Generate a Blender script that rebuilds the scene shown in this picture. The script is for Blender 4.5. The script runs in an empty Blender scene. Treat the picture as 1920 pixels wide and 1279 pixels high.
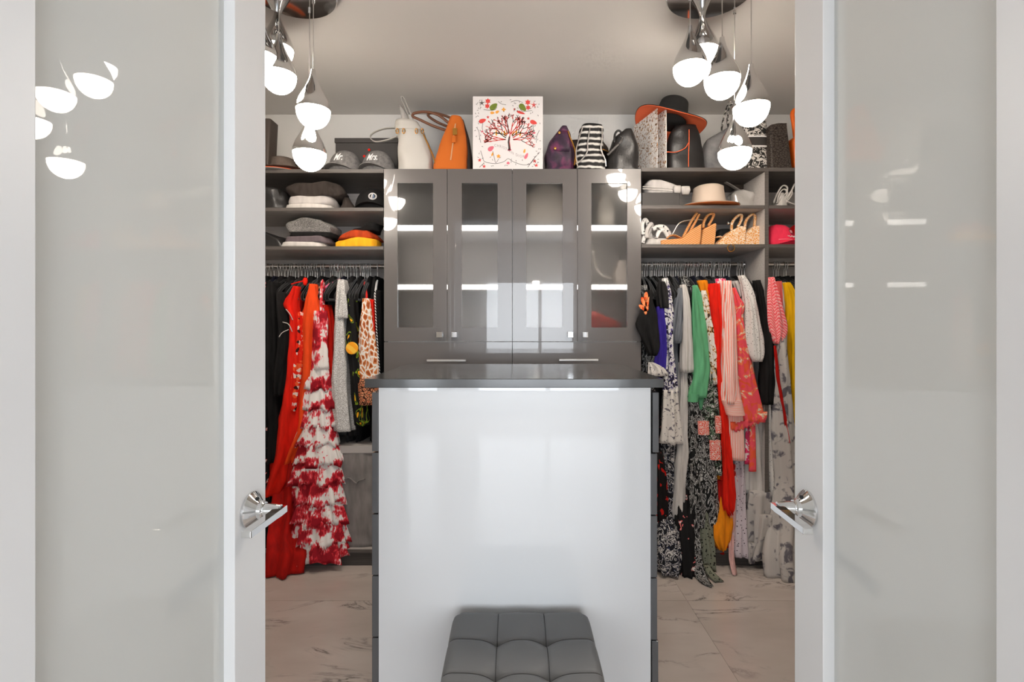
import bpy, bmesh, math, random
from mathutils import Vector, Matrix, noise
random.seed(7)
SC = bpy.context.scene
COL = SC.collection
PI = math.pi

# ---------------------------------------------------------------- camera, world, daylight, exposure
F, CX, CY, H = 940.0, 962.0, 613.0, 1.30          # focal length and principal point in px of a 1920x1279 frame
cam_d = bpy.data.cameras.new('camera'); cam = bpy.data.objects.new('camera', cam_d); COL.objects.link(cam)
cam.location = (0, 0, H); cam.rotation_euler = (PI/2, 0, 0)
cam_d.sensor_width = 36; cam_d.sensor_fit = 'HORIZONTAL'; cam_d.lens = 36*F/1920
cam_d.shift_x = (960-CX)/1920; cam_d.shift_y = (CY-639.5)/1920; cam_d.clip_start = .02
SC.camera = cam
w = bpy.data.worlds.new('sky'); SC.world = w; w.use_nodes = True
w.node_tree.nodes['Background'].inputs[0].default_value = (.75, .87, 1, 1)
w.node_tree.nodes['Background'].inputs[1].default_value = 3.0
def area(name, loc, rot, sx, sy, power, col):
    d = bpy.data.lights.new(name, 'AREA'); d.shape = 'RECTANGLE'; d.size = sx; d.size_y = sy; d.energy = power; d.color = col
    o = bpy.data.objects.new(name, d); COL.objects.link(o); o.location = loc; o.rotation_euler = rot; return o
# daylight entering the two bedroom windows in the wall behind the camera
area('window_daylight', (1.06, -4.36, 1.25), (-PI/2, 0, PI), 3.24, 1.9, 135, (.94, .97, 1))
area('window_daylight', (-1.88, -4.36, 1.25), (-PI/2, 0, PI), 1.6, 1.9, 67, (.94, .97, 1))
SC.view_settings.view_transform = 'Standard'; SC.view_settings.look = 'None'
SC.view_settings.exposure = 0.14; SC.view_settings.gamma = 1; SC.view_settings.use_curve_mapping = False
PENDANT_GLOW = 56.0
LED_GLOW = 6.0
SC.cycles.max_bounces = 5; SC.cycles.diffuse_bounces = 3; SC.cycles.glossy_bounces = 3; SC.cycles.transmission_bounces = 4
SC.cycles.use_light_tree = False; SC.cycles.caustics_reflective = False; SC.cycles.caustics_refractive = False

# ---------------------------------------------------------------- helpers
def lin(c):
    c = c/255
    return c/12.92 if c <= .04045 else ((c+.055)/1.055)**2.4
def rgb(*c):
    if len(c) == 1: c = c[0]
    return (lin(c[0]), lin(c[1]), lin(c[2]), 1)
def W(x, y, D): return Vector(((x-CX)*D/F, D, H-(y-CY)*D/F))
def PX(x, D): return (x-CX)*D/F
def PZ(y, D): return H-(y-CY)*D/F
def YB(z, D): return CY-(z-H)*F/D                   # image row of height z at depth D

class MB:
    def __init__(s): s.v = []; s.f = []
    def add(s, vs, fs):
        n = len(s.v); s.v += [Vector(p) for p in vs]; s.f += [tuple(i+n for i in f) for f in fs]; return s
    def box(s, a, b, bev=0):
        (x0, y0, z0), (x1, y1, z1) = a, b
        if x0 > x1: x0, x1 = x1, x0
        if y0 > y1: y0, y1 = y1, y0
        if z0 > z1: z0, z1 = z1, z0
        if not bev:
            return s.add([(x0,y0,z0),(x1,y0,z0),(x1,y1,z0),(x0,y1,z0),(x0,y0,z1),(x1,y0,z1),(x1,y1,z1),(x0,y1,z1)],
                         [(0,3,2,1),(4,5,6,7),(0,1,5,4),(1,2,6,5),(2,3,7,6),(3,0,4,7)])
        bm = bmesh.new(); bmesh.ops.create_cube(bm, size=1)
        for v in bm.verts: v.co = Vector(((x0+x1)/2+v.co.x*(x1-x0), (y0+y1)/2+v.co.y*(y1-y0), (z0+z1)/2+v.co.z*(z1-z0)))
        bmesh.ops.bevel(bm, geom=bm.edges[:], offset=bev, segments=2, affect='EDGES', profile=.5)
        bm.verts.index_update()
        s.add([v.co.copy() for v in bm.verts], [[v.index for v in f.verts] for f in bm.faces]); bm.free(); return s
    def rings(s, rings, cap=True, closed=False):
        n = len(rings[0]); vs = [p for r in rings for p in r]; fs = []
        m = len(rings)
        for i in range(m if closed else m-1):
            for j in range(n):
                k = (j+1) % n; a = i*n; b = ((i+1) % m)*n
                fs.append((a+j, a+k, b+k, b+j))
        if cap and not closed:
            fs.append(tuple(range(n-1, -1, -1))); fs.append(tuple((m-1)*n+j for j in range(n)))
        return s.add(vs, fs)
    def tube(s, pts, r, n=8, closed=False, flat=None):
        pts = [Vector(p) for p in pts]; R = []
        m = len(pts); prev = None
        for i, p in enumerate(pts):
            if closed: t = pts[(i+1) % m]-pts[i-1]
            else: t = pts[min(i+1, m-1)]-pts[max(i-1, 0)]
            t.normalize()
            u = Vector((0,1,0)) if flat else (prev if prev is not None else (Vector((0,0,1)) if abs(t.z) < .9 else Vector((1,0,0))))
            u = (u-t*u.dot(t))
            if u.length < 1e-4: u = t.orthogonal()
            u.normalize(); prev = u; v = t.cross(u)
            rr = r[i] if isinstance(r, (list, tuple)) else r
            a, b = (flat, rr) if flat else (rr, rr)
            R.append([p+u*(a*math.cos(2*PI*k/n))+v*(b*math.sin(2*PI*k/n)) for k in range(n)])
        return s.rings(R, True, closed)
    def lathe(s, prof, c=(0,0,0), n=32, axis='z', cap=True):
        c = Vector(c); R = []
        for r, h in prof:
            ring = []
            for k in range(n):
                a = 2*PI*k/n; p = (r*math.cos(a), r*math.sin(a), h)
                if axis == 'x': p = (h, r*math.cos(a), r*math.sin(a))
                if axis == 'y': p = (r*math.sin(a), h, r*math.cos(a))
                ring.append(c+Vector(p))
            R.append(ring)
        return s.rings(R, cap)
    def prism(s, poly, D0, D1, dm=None):
        """image outline given its own depth range: front at D0, back at D1 (outline measured at dm)"""
        dm = dm or D0; q = [W(x, y, dm) for x, y in poly]; n = len(q)
        vs = [Vector((p.x, D0, p.z)) for p in q]+[Vector((p.x, D1, p.z)) for p in q]
        fs = [tuple(range(n)), tuple(range(2*n-1, n-1, -1))]+[(i, i+n, (i+1) % n+n, (i+1) % n) for i in range(n)]
        return s.add(vs, fs)
    def xf(s, M):
        s.v = [M @ p for p in s.v]; return s
    def bounds(s):
        return [min(p[i] for p in s.v) for i in range(3)], [max(p[i] for p in s.v) for i in range(3)]

def tag(o, label=None, cat=None, group=None, kind=None):
    if label: o['label'] = label
    if cat: o['category'] = cat
    if group: o['group'] = group
    if kind: o['kind'] = kind
    return o
ORG = {}
def obj(name, mb, m, parent=None, smooth=False, bevel=0, origin=None, recalc=True, sub=0):
    me = bpy.data.meshes.new(name)
    if parent is not None: o0 = ORG[parent.name]
    elif origin is not None: o0 = Vector(origin)
    else:
        a, b = mb.bounds(); o0 = Vector(((a[0]+b[0])/2, (a[1]+b[1])/2, a[2]))
    me.from_pydata([p-o0 for p in mb.v], [], mb.f)
    if recalc:
        bm = bmesh.new(); bm.from_mesh(me); bmesh.ops.recalc_face_normals(bm, faces=bm.faces); bm.to_mesh(me); bm.free()
    if smooth:
        for p in me.polygons: p.use_smooth = True
        if smooth == 'auto':
            me.set_sharp_from_angle(angle=math.radians(38))
    o = bpy.data.objects.new(name, me); COL.objects.link(o); ORG[o.name] = o0
    if m is not None: me.materials.append(m)
    if parent is not None: o.parent = parent
    else: o.location = o0
    if bevel:
        b = o.modifiers.new('bevel', 'BEVEL'); b.width = bevel; b.segments = 2; b.limit_method = 'ANGLE'; b.angle_limit = .7
    if sub:
        b = o.modifiers.new('subdivision', 'SUBSURF'); b.levels = sub; b.render_levels = sub
    return o
def thing(name, label, cat, loc, group=None, kind=None):
    o = bpy.data.objects.new(name, None); COL.objects.link(o); o.location = loc; o.empty_display_size = .05
    ORG[o.name] = Vector(loc); return tag(o, label, cat, group, kind)
def solo(name, label, cat, mb, m, group=None, **k):
    return tag(obj(name, mb, m, **k), label, cat, group)

# ---------------------------------------------------------------- materials (all procedural)
def base(name):
    m = bpy.data.materials.new(name); m.use_nodes = True
    nt = m.node_tree; return m, nt, nt.nodes['Principled BSDF']
def mat(name, col, rough=.6, metal=0, coat=0, spec=.5, emit=None, es=0, sheen=0, bump=0, bscale=200):
    m, nt, b = base(name)
    b.inputs['Base Color'].default_value = rgb(col); b.inputs['Roughness'].default_value = rough
    b.inputs['Metallic'].default_value = metal; b.inputs['Coat Weight'].default_value = coat
    b.inputs['Coat Roughness'].default_value = .015; b.inputs['Specular IOR Level'].default_value = spec
    b.inputs['Sheen Weight'].default_value = sheen
    if emit: b.inputs['Emission Color'].default_value = rgb(emit); b.inputs['Emission Strength'].default_value = es
    if bump:
        tc = nt.nodes.new('ShaderNodeTexCoord'); n = nt.nodes.new('ShaderNodeTexNoise'); n.inputs['Scale'].default_value = bscale
        bp = nt.nodes.new('ShaderNodeBump'); bp.inputs['Strength'].default_value = bump; bp.inputs['Distance'].default_value = .004
        nt.links.new(tc.outputs['Object'], n.inputs['Vector']); nt.links.new(n.outputs['Fac'], bp.inputs['Height']); nt.links.new(bp.outputs[0], b.inputs['Normal'])
    return m
def ramp(nt, stops, interp='CONSTANT'):
    r = nt.nodes.new('ShaderNodeValToRGB'); r.color_ramp.interpolation = interp
    e = r.color_ramp.elements
    while len(e) < len(stops): e.new(.5)
    for i, (p, c) in enumerate(stops):
        e[i].position = p; e[i].color = rgb(c)
    return r
def pat(name, kind, stops, scale=20, dist=0, detail=3, stretch=(1,1,1), rough=.8, interp='CONSTANT', rot=(0,0,0), spec=.2, bump=0):
    """printed or woven cloth: kind = noise | cells | edges | bands | dots"""
    m, nt, b = base(name); L = nt.links.new
    tc = nt.nodes.new('ShaderNodeTexCoord'); mp = nt.nodes.new('ShaderNodeMapping')
    mp.inputs['Scale'].default_value = stretch; mp.inputs['Rotation'].default_value = rot
    L(tc.outputs['Object'], mp.inputs['Vector'])
    if kind == 'noise':
        t = nt.nodes.new('ShaderNodeTexNoise'); t.inputs['Scale'].default_value = scale; t.inputs['Detail'].default_value = detail; t.inputs['Distortion'].default_value = dist; out = t.outputs['Fac']
    elif kind == 'cells':
        t = nt.nodes.new('ShaderNodeTexVoronoi'); t.inputs['Scale'].default_value = scale
        s = nt.nodes.new('ShaderNodeSeparateColor'); L(t.outputs['Color'], s.inputs[0]); out = s.outputs[0]
    elif kind == 'edges':
        t = nt.nodes.new('ShaderNodeTexVoronoi'); t.feature = 'DISTANCE_TO_EDGE'; t.inputs['Scale'].default_value = scale; out = t.outputs['Distance']
    elif kind == 'dots':
        t = nt.nodes.new('ShaderNodeTexVoronoi'); t.inputs['Scale'].default_value = scale; out = t.outputs['Distance']
    else:
        t = nt.nodes.new('ShaderNodeTexWave'); t.inputs['Scale'].default_value = scale; t.inputs['Distortion'].default_value = dist; t.inputs['Detail'].default_value = detail
        t.inputs['Detail Scale'].default_value = 2.0; t.bands_direction = {'x':'X','y':'Y','z':'Z','d':'DIAGONAL'}[kind[-1]] if kind.startswith('band_') else 'X'; out = t.outputs['Fac']
    L(mp.outputs[0], t.inputs['Vector'])
    if kind in ('cells', 'edges', 'dots') and dist:
        n = nt.nodes.new('ShaderNodeTexNoise'); n.inputs['Scale'].default_value = scale*.6
        a = nt.nodes.new('ShaderNodeVectorMath'); a.operation = 'MULTIPLY_ADD'; a.inputs[1].default_value = (dist,)*3
        L(mp.outputs[0], n.inputs['Vector']); L(n.outputs['Color'], a.inputs[0]); L(mp.outputs[0], a.inputs[2]); L(a.outputs[0], t.inputs['Vector'])
    r = ramp(nt, stops, interp); L(out, r.inputs[0]); L(r.outputs[0], b.inputs['Base Color'])
    b.inputs['Roughness'].default_value = rough; b.inputs['Specular IOR Level'].default_value = spec
    if bump:
        bp = nt.nodes.new('ShaderNodeBump'); bp.inputs['Strength'].default_value = bump; bp.inputs['Distance'].default_value = .003
        L(out, bp.inputs['Height']); L(bp.outputs[0], b.inputs['Normal'])
    return m
def cloth(name, col, dark=.82):
    c2 = tuple(int(v*dark) for v in col)
    return pat(name, 'noise', [(.3, c2), (.7, col)], 14, 0, 4, (3, 3, .6), .85, 'LINEAR')

M_wall = mat('wall_paint', (226, 224, 221), .7, bump=.03)
M_ceil = mat('ceiling_paint', (214, 210, 206), .75)
M_bedwall = mat('bedroom_paint', (236, 236, 236), .7)
M_door = mat('door_satin_white', (228, 228, 228), .38)
M_chrome = mat('chrome', (225, 225, 225), .06, 1)
M_steel = mat('brushed_steel', (215, 210, 206), .3, 1)
M_hook = mat('polished_hook_wire', (240, 238, 236), .35, .7)
M_gold = mat('gold_metal', (214, 160, 80), .22, 1)
M_lacquer = mat('grey_gloss_lacquer', (94, 89, 87), .3, 0, 1.0)
M_cabinside = mat('cabinet_interior', (224, 219, 215), .5)
M_quartz = mat('dark_quartz', (72, 72, 72), .16, spec=.6)
M_gdrawer = mat('graphite_gloss', (84, 85, 87), .25, coat=.6)
M_white = mat('white_gloss', (214, 215, 216), .3, 0, 1.0)
M_black = mat('matte_black', (20, 19, 19), .75)
M_velvet = mat('black_velvet', (16, 15, 15), .95, sheen=.3, spec=.1)
M_leatherb = mat('black_leather', (30, 28, 28), .4, bump=.2, bscale=120)
M_otto = mat('grey_leather', (98, 98, 98), .5, bump=.06, bscale=260)
M_seam = mat('seam_thread', (60, 60, 60), .8)
M_led = mat('led_shelf_edge', (250, 248, 244), .5, emit=(255, 250, 244), es=LED_GLOW)
M_bulb = mat('lit_opal_glass', (255, 255, 255), .4, emit=(255, 243, 228), es=PENDANT_GLOW)
M_cord = mat('clear_cord', (190, 185, 180), .3, .5)
def wood(name, c0, c1):
    return pat(name, 'noise', [(.35, c0), (.65, c1)], 6, .3, 6, (1, 12, 30), .5, 'LINEAR', spec=.4)
M_edge = wood('dark_wood_edge', (78, 72, 69), (98, 92, 88))
M_carc = wood('greige_laminate', (180, 174, 170), (196, 190, 186))
M_plinth = wood('dark_plinth', (58, 54, 52), (72, 67, 64))
def glass_door():
    m, nt, b = base('frosted_laminated_glass'); b.inputs['Base Color'].default_value = rgb(236, 237, 233); b.inputs['Roughness'].default_value = .6
    b.inputs['Coat Weight'].default_value = 1; b.inputs['Coat Roughness'].default_value = .01; b.inputs['Coat IOR'].default_value = 1.5
    tr = nt.nodes.new('ShaderNodeBsdfTranslucent'); tr.inputs[0].default_value = rgb(200, 201, 198)
    mx = nt.nodes.new('ShaderNodeMixShader'); mx.inputs[0].default_value = .25
    nt.links.new(b.outputs[0], mx.inputs[1]); nt.links.new(tr.outputs[0], mx.inputs[2]); nt.links.new(mx.outputs[0], nt.nodes['Material Output'].inputs[0]); return m
M_frost = glass_door()
def glass_cab():
    m, nt, b = base('smoked_frosted_glass'); b.inputs['Base Color'].default_value = rgb(240, 238, 236)
    b.inputs['Transmission Weight'].default_value = 1; b.inputs['Roughness'].default_value = .3; b.inputs['IOR'].default_value = 1.2
    b.inputs['Coat Weight'].default_value = 1; b.inputs['Coat Roughness'].default_value = .01; return m
M_cabglass = glass_cab()
def pane_mat():
    m, nt, b = base('window_pane'); b.inputs['Roughness'].default_value = .02; b.inputs['Base Color'].default_value = (1,1,1,1)
    t = nt.nodes.new('ShaderNodeBsdfTransparent'); mx = nt.nodes.new('ShaderNodeMixShader'); mx.inputs[0].default_value = .05
    g = nt.nodes.new('ShaderNodeBsdfGlossy'); g.inputs[1].default_value = .02
    nt.links.new(t.outputs[0], mx.inputs[1]); nt.links.new(g.outputs[0], mx.inputs[2]); nt.links.new(mx.outputs[0], nt.nodes['Material Output'].inputs[0]); return m
M_pane = pane_mat()
def marble():
    m, nt, b = base('polished_marble'); L = nt.links.new
    tc = nt.nodes.new('ShaderNodeTexCoord'); oi = nt.nodes.new('ShaderNodeObjectInfo')
    a = nt.nodes.new('ShaderNodeVectorMath'); a.operation = 'MULTIPLY_ADD'; a.inputs[1].default_value = (17, 9, 5)
    cb = nt.nodes.new('ShaderNodeCombineXYZ')
    for i in range(3): L(oi.outputs['Random'], cb.inputs[i])
    L(cb.outputs[0], a.inputs[0])
    mp = nt.nodes.new('ShaderNodeMapping'); mp.inputs['Rotation'].default_value = (0, 0, .75); mp.inputs['Scale'].default_value = (1.0, 2.6, 1)
    L(tc.outputs['Object'], a.inputs[2]); L(a.outputs[0], mp.inputs['Vector'])
    n = nt.nodes.new('ShaderNodeTexNoise'); n.inputs['Scale'].default_value = 1.5; n.inputs['Detail'].default_value = 9; n.inputs['Roughness'].default_value = .62; n.inputs['Distortion'].default_value = .7
    L(mp.outputs[0], n.inputs['Vector'])
    s = nt.nodes.new('ShaderNodeMath'); s.operation = 'SUBTRACT'; s.inputs[1].default_value = .5; ab = nt.nodes.new('ShaderNodeMath'); ab.operation = 'ABSOLUTE'
    L(n.outputs['Fac'], s.inputs[0]); L(s.outputs[0], ab.inputs[0])
    vein = ramp(nt, [(0, (255, 255, 255)), (.012, (120, 120, 120)), (.04, (0, 0, 0))], 'LINEAR'); L(ab.outputs[0], vein.inputs[0])
    n2 = nt.nodes.new('ShaderNodeTexNoise'); n2.inputs['Scale'].default_value = 2.3; n2.inputs['Detail'].default_value = 3; L(mp.outputs[0], n2.inputs['Vector'])
    msk = ramp(nt, [(.47, (0, 0, 0)), (.66, (255, 255, 255))], 'LINEAR'); L(n2.outputs['Fac'], msk.inputs[0])
    mu = nt.nodes.new('ShaderNodeMath'); mu.operation = 'MULTIPLY'; L(vein.outputs[0], mu.inputs[0]); L(msk.outputs[0], mu.inputs[1])
    cl = ramp(nt, [(.3, (186, 174, 165)), (.7, (203, 192, 184))], 'LINEAR'); L(n2.outputs['Fac'], cl.inputs[0])
    mx = nt.nodes.new('ShaderNodeMix'); mx.data_type = 'RGBA'; L(mu.outputs[0], mx.inputs['Factor']); L(cl.outputs[0], mx.inputs['A']); mx.inputs['B'].default_value = rgb(96, 88, 84)
    L(mx.outputs['Result'], b.inputs['Base Color']); b.inputs['Roughness'].default_value = .16; return m
M_marble = marble()
M_grout = mat('grout', (196, 186, 178), .8)
# ---------------------------------------------------------------- the setting
ZC = 2.638; YW = 3.16; DF = 2.72                    # closet ceiling, back wall, front plane of the fitted units
XL, XR = -2.15, 2.15
def struct(name, label, mb, m, **k):
    return tag(obj(name, mb, m, **k), label, None, None, 'structure')
fl = struct('floor', 'polished beige marble tile floor with thin grey veins', MB().box((-3.2, -4.3, -.06), (3.2, 3.3, -.002)), M_grout)
tile_me = None
def tiles():
    xs = [.825+1.2*k for k in range(-4, 3)]; ys = [2.38+.6*k for k in range(-12, 3)]
    cache = {}
    for x0 in xs:
        for y0 in ys:
            a, b, c, d = max(x0+.0012, -3.2), min(x0+1.2-.0012, 3.2), max(y0+.0012, -4.3), min(y0+.6-.0012, 3.28)
            if b-a < .05 or d-c < .05: continue
            key = (round(b-a, 4), round(d-c, 4))
            if key not in cache:
                mb = MB().box((-(b-a)/2, -(d-c)/2, -.01), ((b-a)/2, (d-c)/2, 0)); me = bpy.data.meshes.new('floor_tile')
                me.from_pydata(mb.v, [], mb.f); me.materials.append(M_marble); cache[key] = me
            o = bpy.data.objects.new('floor_tile', cache[key]); COL.objects.link(o); o.parent = fl
            o.location = Vector(((a+b)/2, (c+d)/2, 0))-ORG['floor']
tiles()
struct('ceiling', 'plain light grey painted closet ceiling', MB().box((XL-.1, .48, ZC), (XR+.1, YW+.1, ZC+.1)), M_ceil)
struct('wall_back', 'off-white closet wall behind the top shelf', MB().box((XL-.1, YW, 0), (XR+.1, YW+.1, ZC)), M_wall)
struct('wall_left', 'off-white closet side wall on the left', MB().box((XL-.1, .48, 0), (XL, YW, ZC)), M_wall)
struct('wall_right', 'off-white closet side wall on the right', MB().box((XR, .48, 0), (XR+.1, YW, ZC)), M_wall)
mb = MB().box((-3.2, .36, 0), (-.63, .48, 2.9)).box((.655, .36, 0), (3.2, .48, 2.9)).box((-.63, .36, 2.37), (.655, .48, 2.9))
struct('wall_front', 'white wall with the double doorway into the closet', mb, M_bedwall)
for n_, (a, b) in enumerate((((-.71, .342, 0), (-.63, .36, 2.45)), ((.655, .342, 0), (.735, .36, 2.45)), ((-.63, .342, 2.37), (.655, .36, 2.45)))):
    struct('trim_%d' % (n_+1), ('white casing on the left of the closet doorway', 'white casing on the right of the closet doorway', 'white casing across the top of the closet doorway')[n_], MB().box(a, b), M_door)
# bedroom behind the camera: lit by its windows and mirrored in the glossy fronts
struct('wall_bedroom_left', 'white bedroom wall on the left behind the camera', MB().box((-3.3, -4.3, 0), (-3.2, .36, 2.9)), M_bedwall)
struct('wall_bedroom_right', 'white bedroom wall on the right behind the camera', MB().box((3.2, -4.3, 0), (3.3, .36, 2.9)), M_bedwall)
struct('ceiling_bedroom', 'white bedroom ceiling behind the camera', MB().box((-3.3, -4.4, 2.9), (3.3, .36, 3.0)), M_bedwall)
mb = MB().box((-3.3, -4.3, 0), (3.3, -4.2, .3)).box((-3.3, -4.3, 2.2), (3.3, -4.2, 2.9))
mb.box((-3.3, -4.3, .3), (-2.68, -4.2, 2.2)).box((-1.08, -4.3, .3), (-.56, -4.2, 2.2)).box((2.68, -4.3, .3), (3.3, -4.2, 2.2))
struct('wall_windows', 'white bedroom window wall behind the camera', mb, M_bedwall)
for n_, (x0, x1, ms) in enumerate(((-2.68, -1.08, (-1.88,)), (-.56, 2.68, (.52, 1.6)))):
    wd = tag(bpy.data.objects.new('window_%d' % (n_+1), None), ('narrow bedroom window behind the camera', 'wide three-light bedroom window behind the camera')[n_], None, None, 'structure')
    COL.objects.link(wd); wd.location = ((x0+x1)/2, -4.25, .3); ORG[wd.name] = Vector(wd.location)
    mb = MB().box((x0, -4.28, .3), (x1, -4.22, .35)).box((x0, -4.28, 2.15), (x1, -4.22, 2.2)).box((x0, -4.28, .35), (x0+.05, -4.22, 2.15)).box((x1-.05, -4.28, .35), (x1, -4.22, 2.15))
    obj('window_frame', mb, M_door, wd)
    ed = [x0+.05]+list(ms)+[x1-.05]
    for m_ in ms: obj('mullion', MB().box((m_-.03, -4.28, .35), (m_+.03, -4.22, 2.15)), M_door, wd)
    for i in range(len(ed)-1): obj('window_pane', MB().box((ed[i], -4.252, .35), (ed[i+1], -4.248, 2.15)), M_pane, wd)

# ---------------------------------------------------------------- double doors, opened into the closet
def make_door(n_, label, lock, d, nrm, zh, GE):
    lock, d, nrm = Vector(lock+(0,)), Vector(d+(0,)), Vector(nrm+(0,))
    def P(t, w_, z): return lock+d*t+nrm*w_+Vector((0, 0, z))
    def bx(mb, t0, t1, w0, w1, z0, z1):
        return mb.add([P(t0,w0,z0),P(t1,w0,z0),P(t1,w1,z0),P(t0,w1,z0),P(t0,w0,z1),P(t1,w0,z1),P(t1,w1,z1),P(t0,w1,z1)],
                      [(0,3,2,1),(4,5,6,7),(0,1,5,4),(1,2,6,5),(2,3,7,6),(3,0,4,7)])
    r = thing('door_%d' % n_, label, None, P(.28, -.02, 0), None, 'structure')
    T, ST = GE+.11, .114
    obj('stile', bx(MB(), 0, ST, -.042, 0, .008, 2.35), M_door, r, bevel=.0015)
    obj('stile', bx(MB(), GE, T, -.042, 0, .008, 2.35), M_door, r, bevel=.0015)
    obj('rail', bx(MB(), ST, GE, -.042, 0, .008, .2), M_door, r); obj('rail', bx(MB(), ST, GE, -.042, 0, 2.2, 2.35), M_door, r)
    obj('glass_pane', bx(MB(), ST, GE, -.03, -.022, .2, 2.2), M_frost, r)
    # handle: coned rose, neck and flat lever pointing to the hinge
    c = P(.058, 0, zh); S = 1.1
    B = Matrix(((d.x*S, 0, nrm.x*S, c.x), (d.y*S, 0, nrm.y*S, c.y), (0, S, 0, c.z), (0, 0, 0, 1)))
    rose = obj('handle', MB().lathe([(.001, .0), (.034, 0), (.034, .004), (.032, .006), (.017, .019), (.0165, .026), (.0145, .028)], n=48).xf(B), M_chrome, r, smooth='auto')
    obj('neck', MB().lathe([(.0125, .024), (.0125, .04), (.0105, .058), (.001, .0585)], n=28).xf(B), M_chrome, rose, smooth='auto')
    lv = MB()
    R = []
    for t, hw, w0, w1 in ((-.0125, .004, .050, .064), (-.010, .0062, .0485, .0665), (.012, .0066, .048, .067), (.03, .0060, .049, .0665), (.112, .0060, .049, .0665), (.114, .0055, .0495, .066)):
        R.append([P(.058+t*S, w0*S, zh-hw*S), P(.058+t*S, w1*S, zh-hw*S), P(.058+t*S, w1*S, zh+hw*S), P(.058+t*S, w0*S, zh+hw*S)])
    obj('lever', lv.rings(R), M_chrome, rose, bevel=.001)
    q = P(.062, .0145, zh+.024)
    obj('keyhole', MB().lathe([(.001, 0), (.0042, 0), (.0042, .004), (.001, .004)], n=16).xf(Matrix(((d.x, 0, nrm.x, q.x), (d.y, 0, nrm.y, q.y), (0, 1, 0, q.z), (0, 0, 0, 1)))), M_black, rose)
    for z in (.25, 1.2, 2.1): obj('hinge', MB().tube([P(T+.006, .004, z-.05), P(T+.006, .004, z+.05)], .007), M_chrome, r)
    return r
e_ = math.radians(2.5)
make_door(1, 'white left closet door with frosted glass pane and chrome lever', (-.547, 1.108), (-math.sin(e_), -math.cos(e_)), (math.cos(e_), -math.sin(e_)), .917, .51)
e_ = math.radians(3.5)
make_door(2, 'white right closet door with frosted glass pane and chrome lever', (.629, 1.12), (-math.sin(e_), -math.cos(e_)), (-math.cos(e_), math.sin(e_)), .916, .499)

# ---------------------------------------------------------------- fitted shelving along the back wall
def bay(name, label, x0, x1, ztop, z2, z3, zb, left_end, right_end):
    """open bay: side panels, back, three shelves with dark front edging, bottom and plinth"""
    r = thing(name, label, 'shelving', ((x0+x1)/2, (DF+YW)/2, 0))
    T = .018
    obj('back_panel', MB().box((x0, YW-.012, zb), (x1, YW-.001, ztop-.02)), M_carc, r)
    for flag, xa in ((left_end, x0), (right_end, x1-.02)):
        if flag:
            s = obj('side_panel', MB().box((xa, DF+.002, 0), (xa+.02, YW-.013, ztop-.021)), M_carc, r)
            obj('front_edging', MB().box((xa, DF-.002, 0), (xa+.02, DF+.0019, ztop-.021)), M_edge, s)
    xa, xb = x0+(.021 if left_end else .001), x1-(.021 if right_end else .001)
    for i, (z, t) in enumerate(((ztop, .020), (z2, .018), (z3, .018), (zb, .018))):
        a, b = (x0, x1) if i == 0 else (xa, xb)
        s = obj('shelf' if i < 3 else 'bottom_panel', MB().box((a, DF+.003, z-t), (b, YW-.013, z)), M_carc if i else M_edge, r)
        obj('front_edging', MB().box((a, DF-.001, z-t), (b, DF+.0029, z)), M_edge, s)
    obj('plinth', MB().box((xa, DF+.01, .001), (xb, DF+.028, zb-.018)), M_plinth, r)
    return r
XC0, XC1 = PX(719.5, DF), PX(1202.5, DF)
ZTL, ZTR = PZ(317.3, DF), PZ(314.5, DF)
ZTC = PZ(316.5, DF)
XD = PX(1441, DF)
Z2L, Z3L, Z2R, Z3R = PZ(389.5, DF), PZ(461.8, DF), PZ(385, DF), PZ(458, DF)
ZB = .092
bay('open_shelving', 'dark-edged open shelving and hanging bay left of the glazed cabinet', -2.13, XC0-.001, ZTL, Z2L, Z3L, ZB, True, False)
bay('open_shelving', 'dark-edged open bay between glazed cabinet and vertical divider, holding wedge shoes', XC1+.001, XD, ZTR, Z2R, Z3R, ZB, False, True)
bay('open_shelving', 'narrow open bay right of the vertical divider, holding the pink cap', XD+.001, 2.13, ZTR, Z2R, Z3R, ZB, False, True)
DR = 2.95
ZRL, ZRR = PZ(499.5, DR), PZ(496, DR)
def rail(label, x0, x1, z):
    r = thing('hanging_rail', label, 'rail', ((x0+x1)/2, DR, z))
    obj('rod', MB().tube([(x0, DR, z), (x1, DR, z)], .0125, 16), M_steel, r, smooth='auto')
    for x in (x0, x1-.008): obj('end_bracket', MB().lathe([(.001, 0), (.022, 0), (.022, .008), (.001, .008)], (x, DR, z), 20, 'x'), M_chrome, r)
rail('steel hanging rail under the left shelves', -2.10, XC0-.003, ZRL)
rail('steel hanging rail between glazed cabinet and divider', XC1+.003, XD-.022, ZRR)
rail('short steel hanging rail right of the divider', XD+.003, 2.108, ZRR)

# ---------------------------------------------------------------- glazed cabinet
cab = thing('display_cabinet', 'tall grey gloss cabinet with four frosted glass doors and drawers', 'cabinet', ((XC0+XC1)/2, (DF+YW)/2, 0))
zd = PZ(640.5, DF); zdr = zd-.19
cb0, cb1 = DF+.022, YW-.002
obj('side_panel', MB().box((XC0, cb0, 0), (XC0+.018, cb1, ZTC-.001)), M_lacquer, cab); obj('side_panel', MB().box((XC1-.018, cb0, 0), (XC1, cb1, ZTC-.001)), M_lacquer, cab)
obj('top_panel', MB().box((XC0+.0181, cb0, ZTC-.019), (XC1-.0181, cb1, ZTC-.001)), M_lacquer, cab)
obj('back_panel', MB().box((XC0+.0181, cb1-.01, .1), (XC1-.0181, cb1, ZTC-.02)), M_cabinside, cab)
obj('bottom_panel', MB().box((XC0+.0181, cb0, zd-.02), (XC1-.0181, cb1-.011, zd)), M_cabinside, cab)
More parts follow.
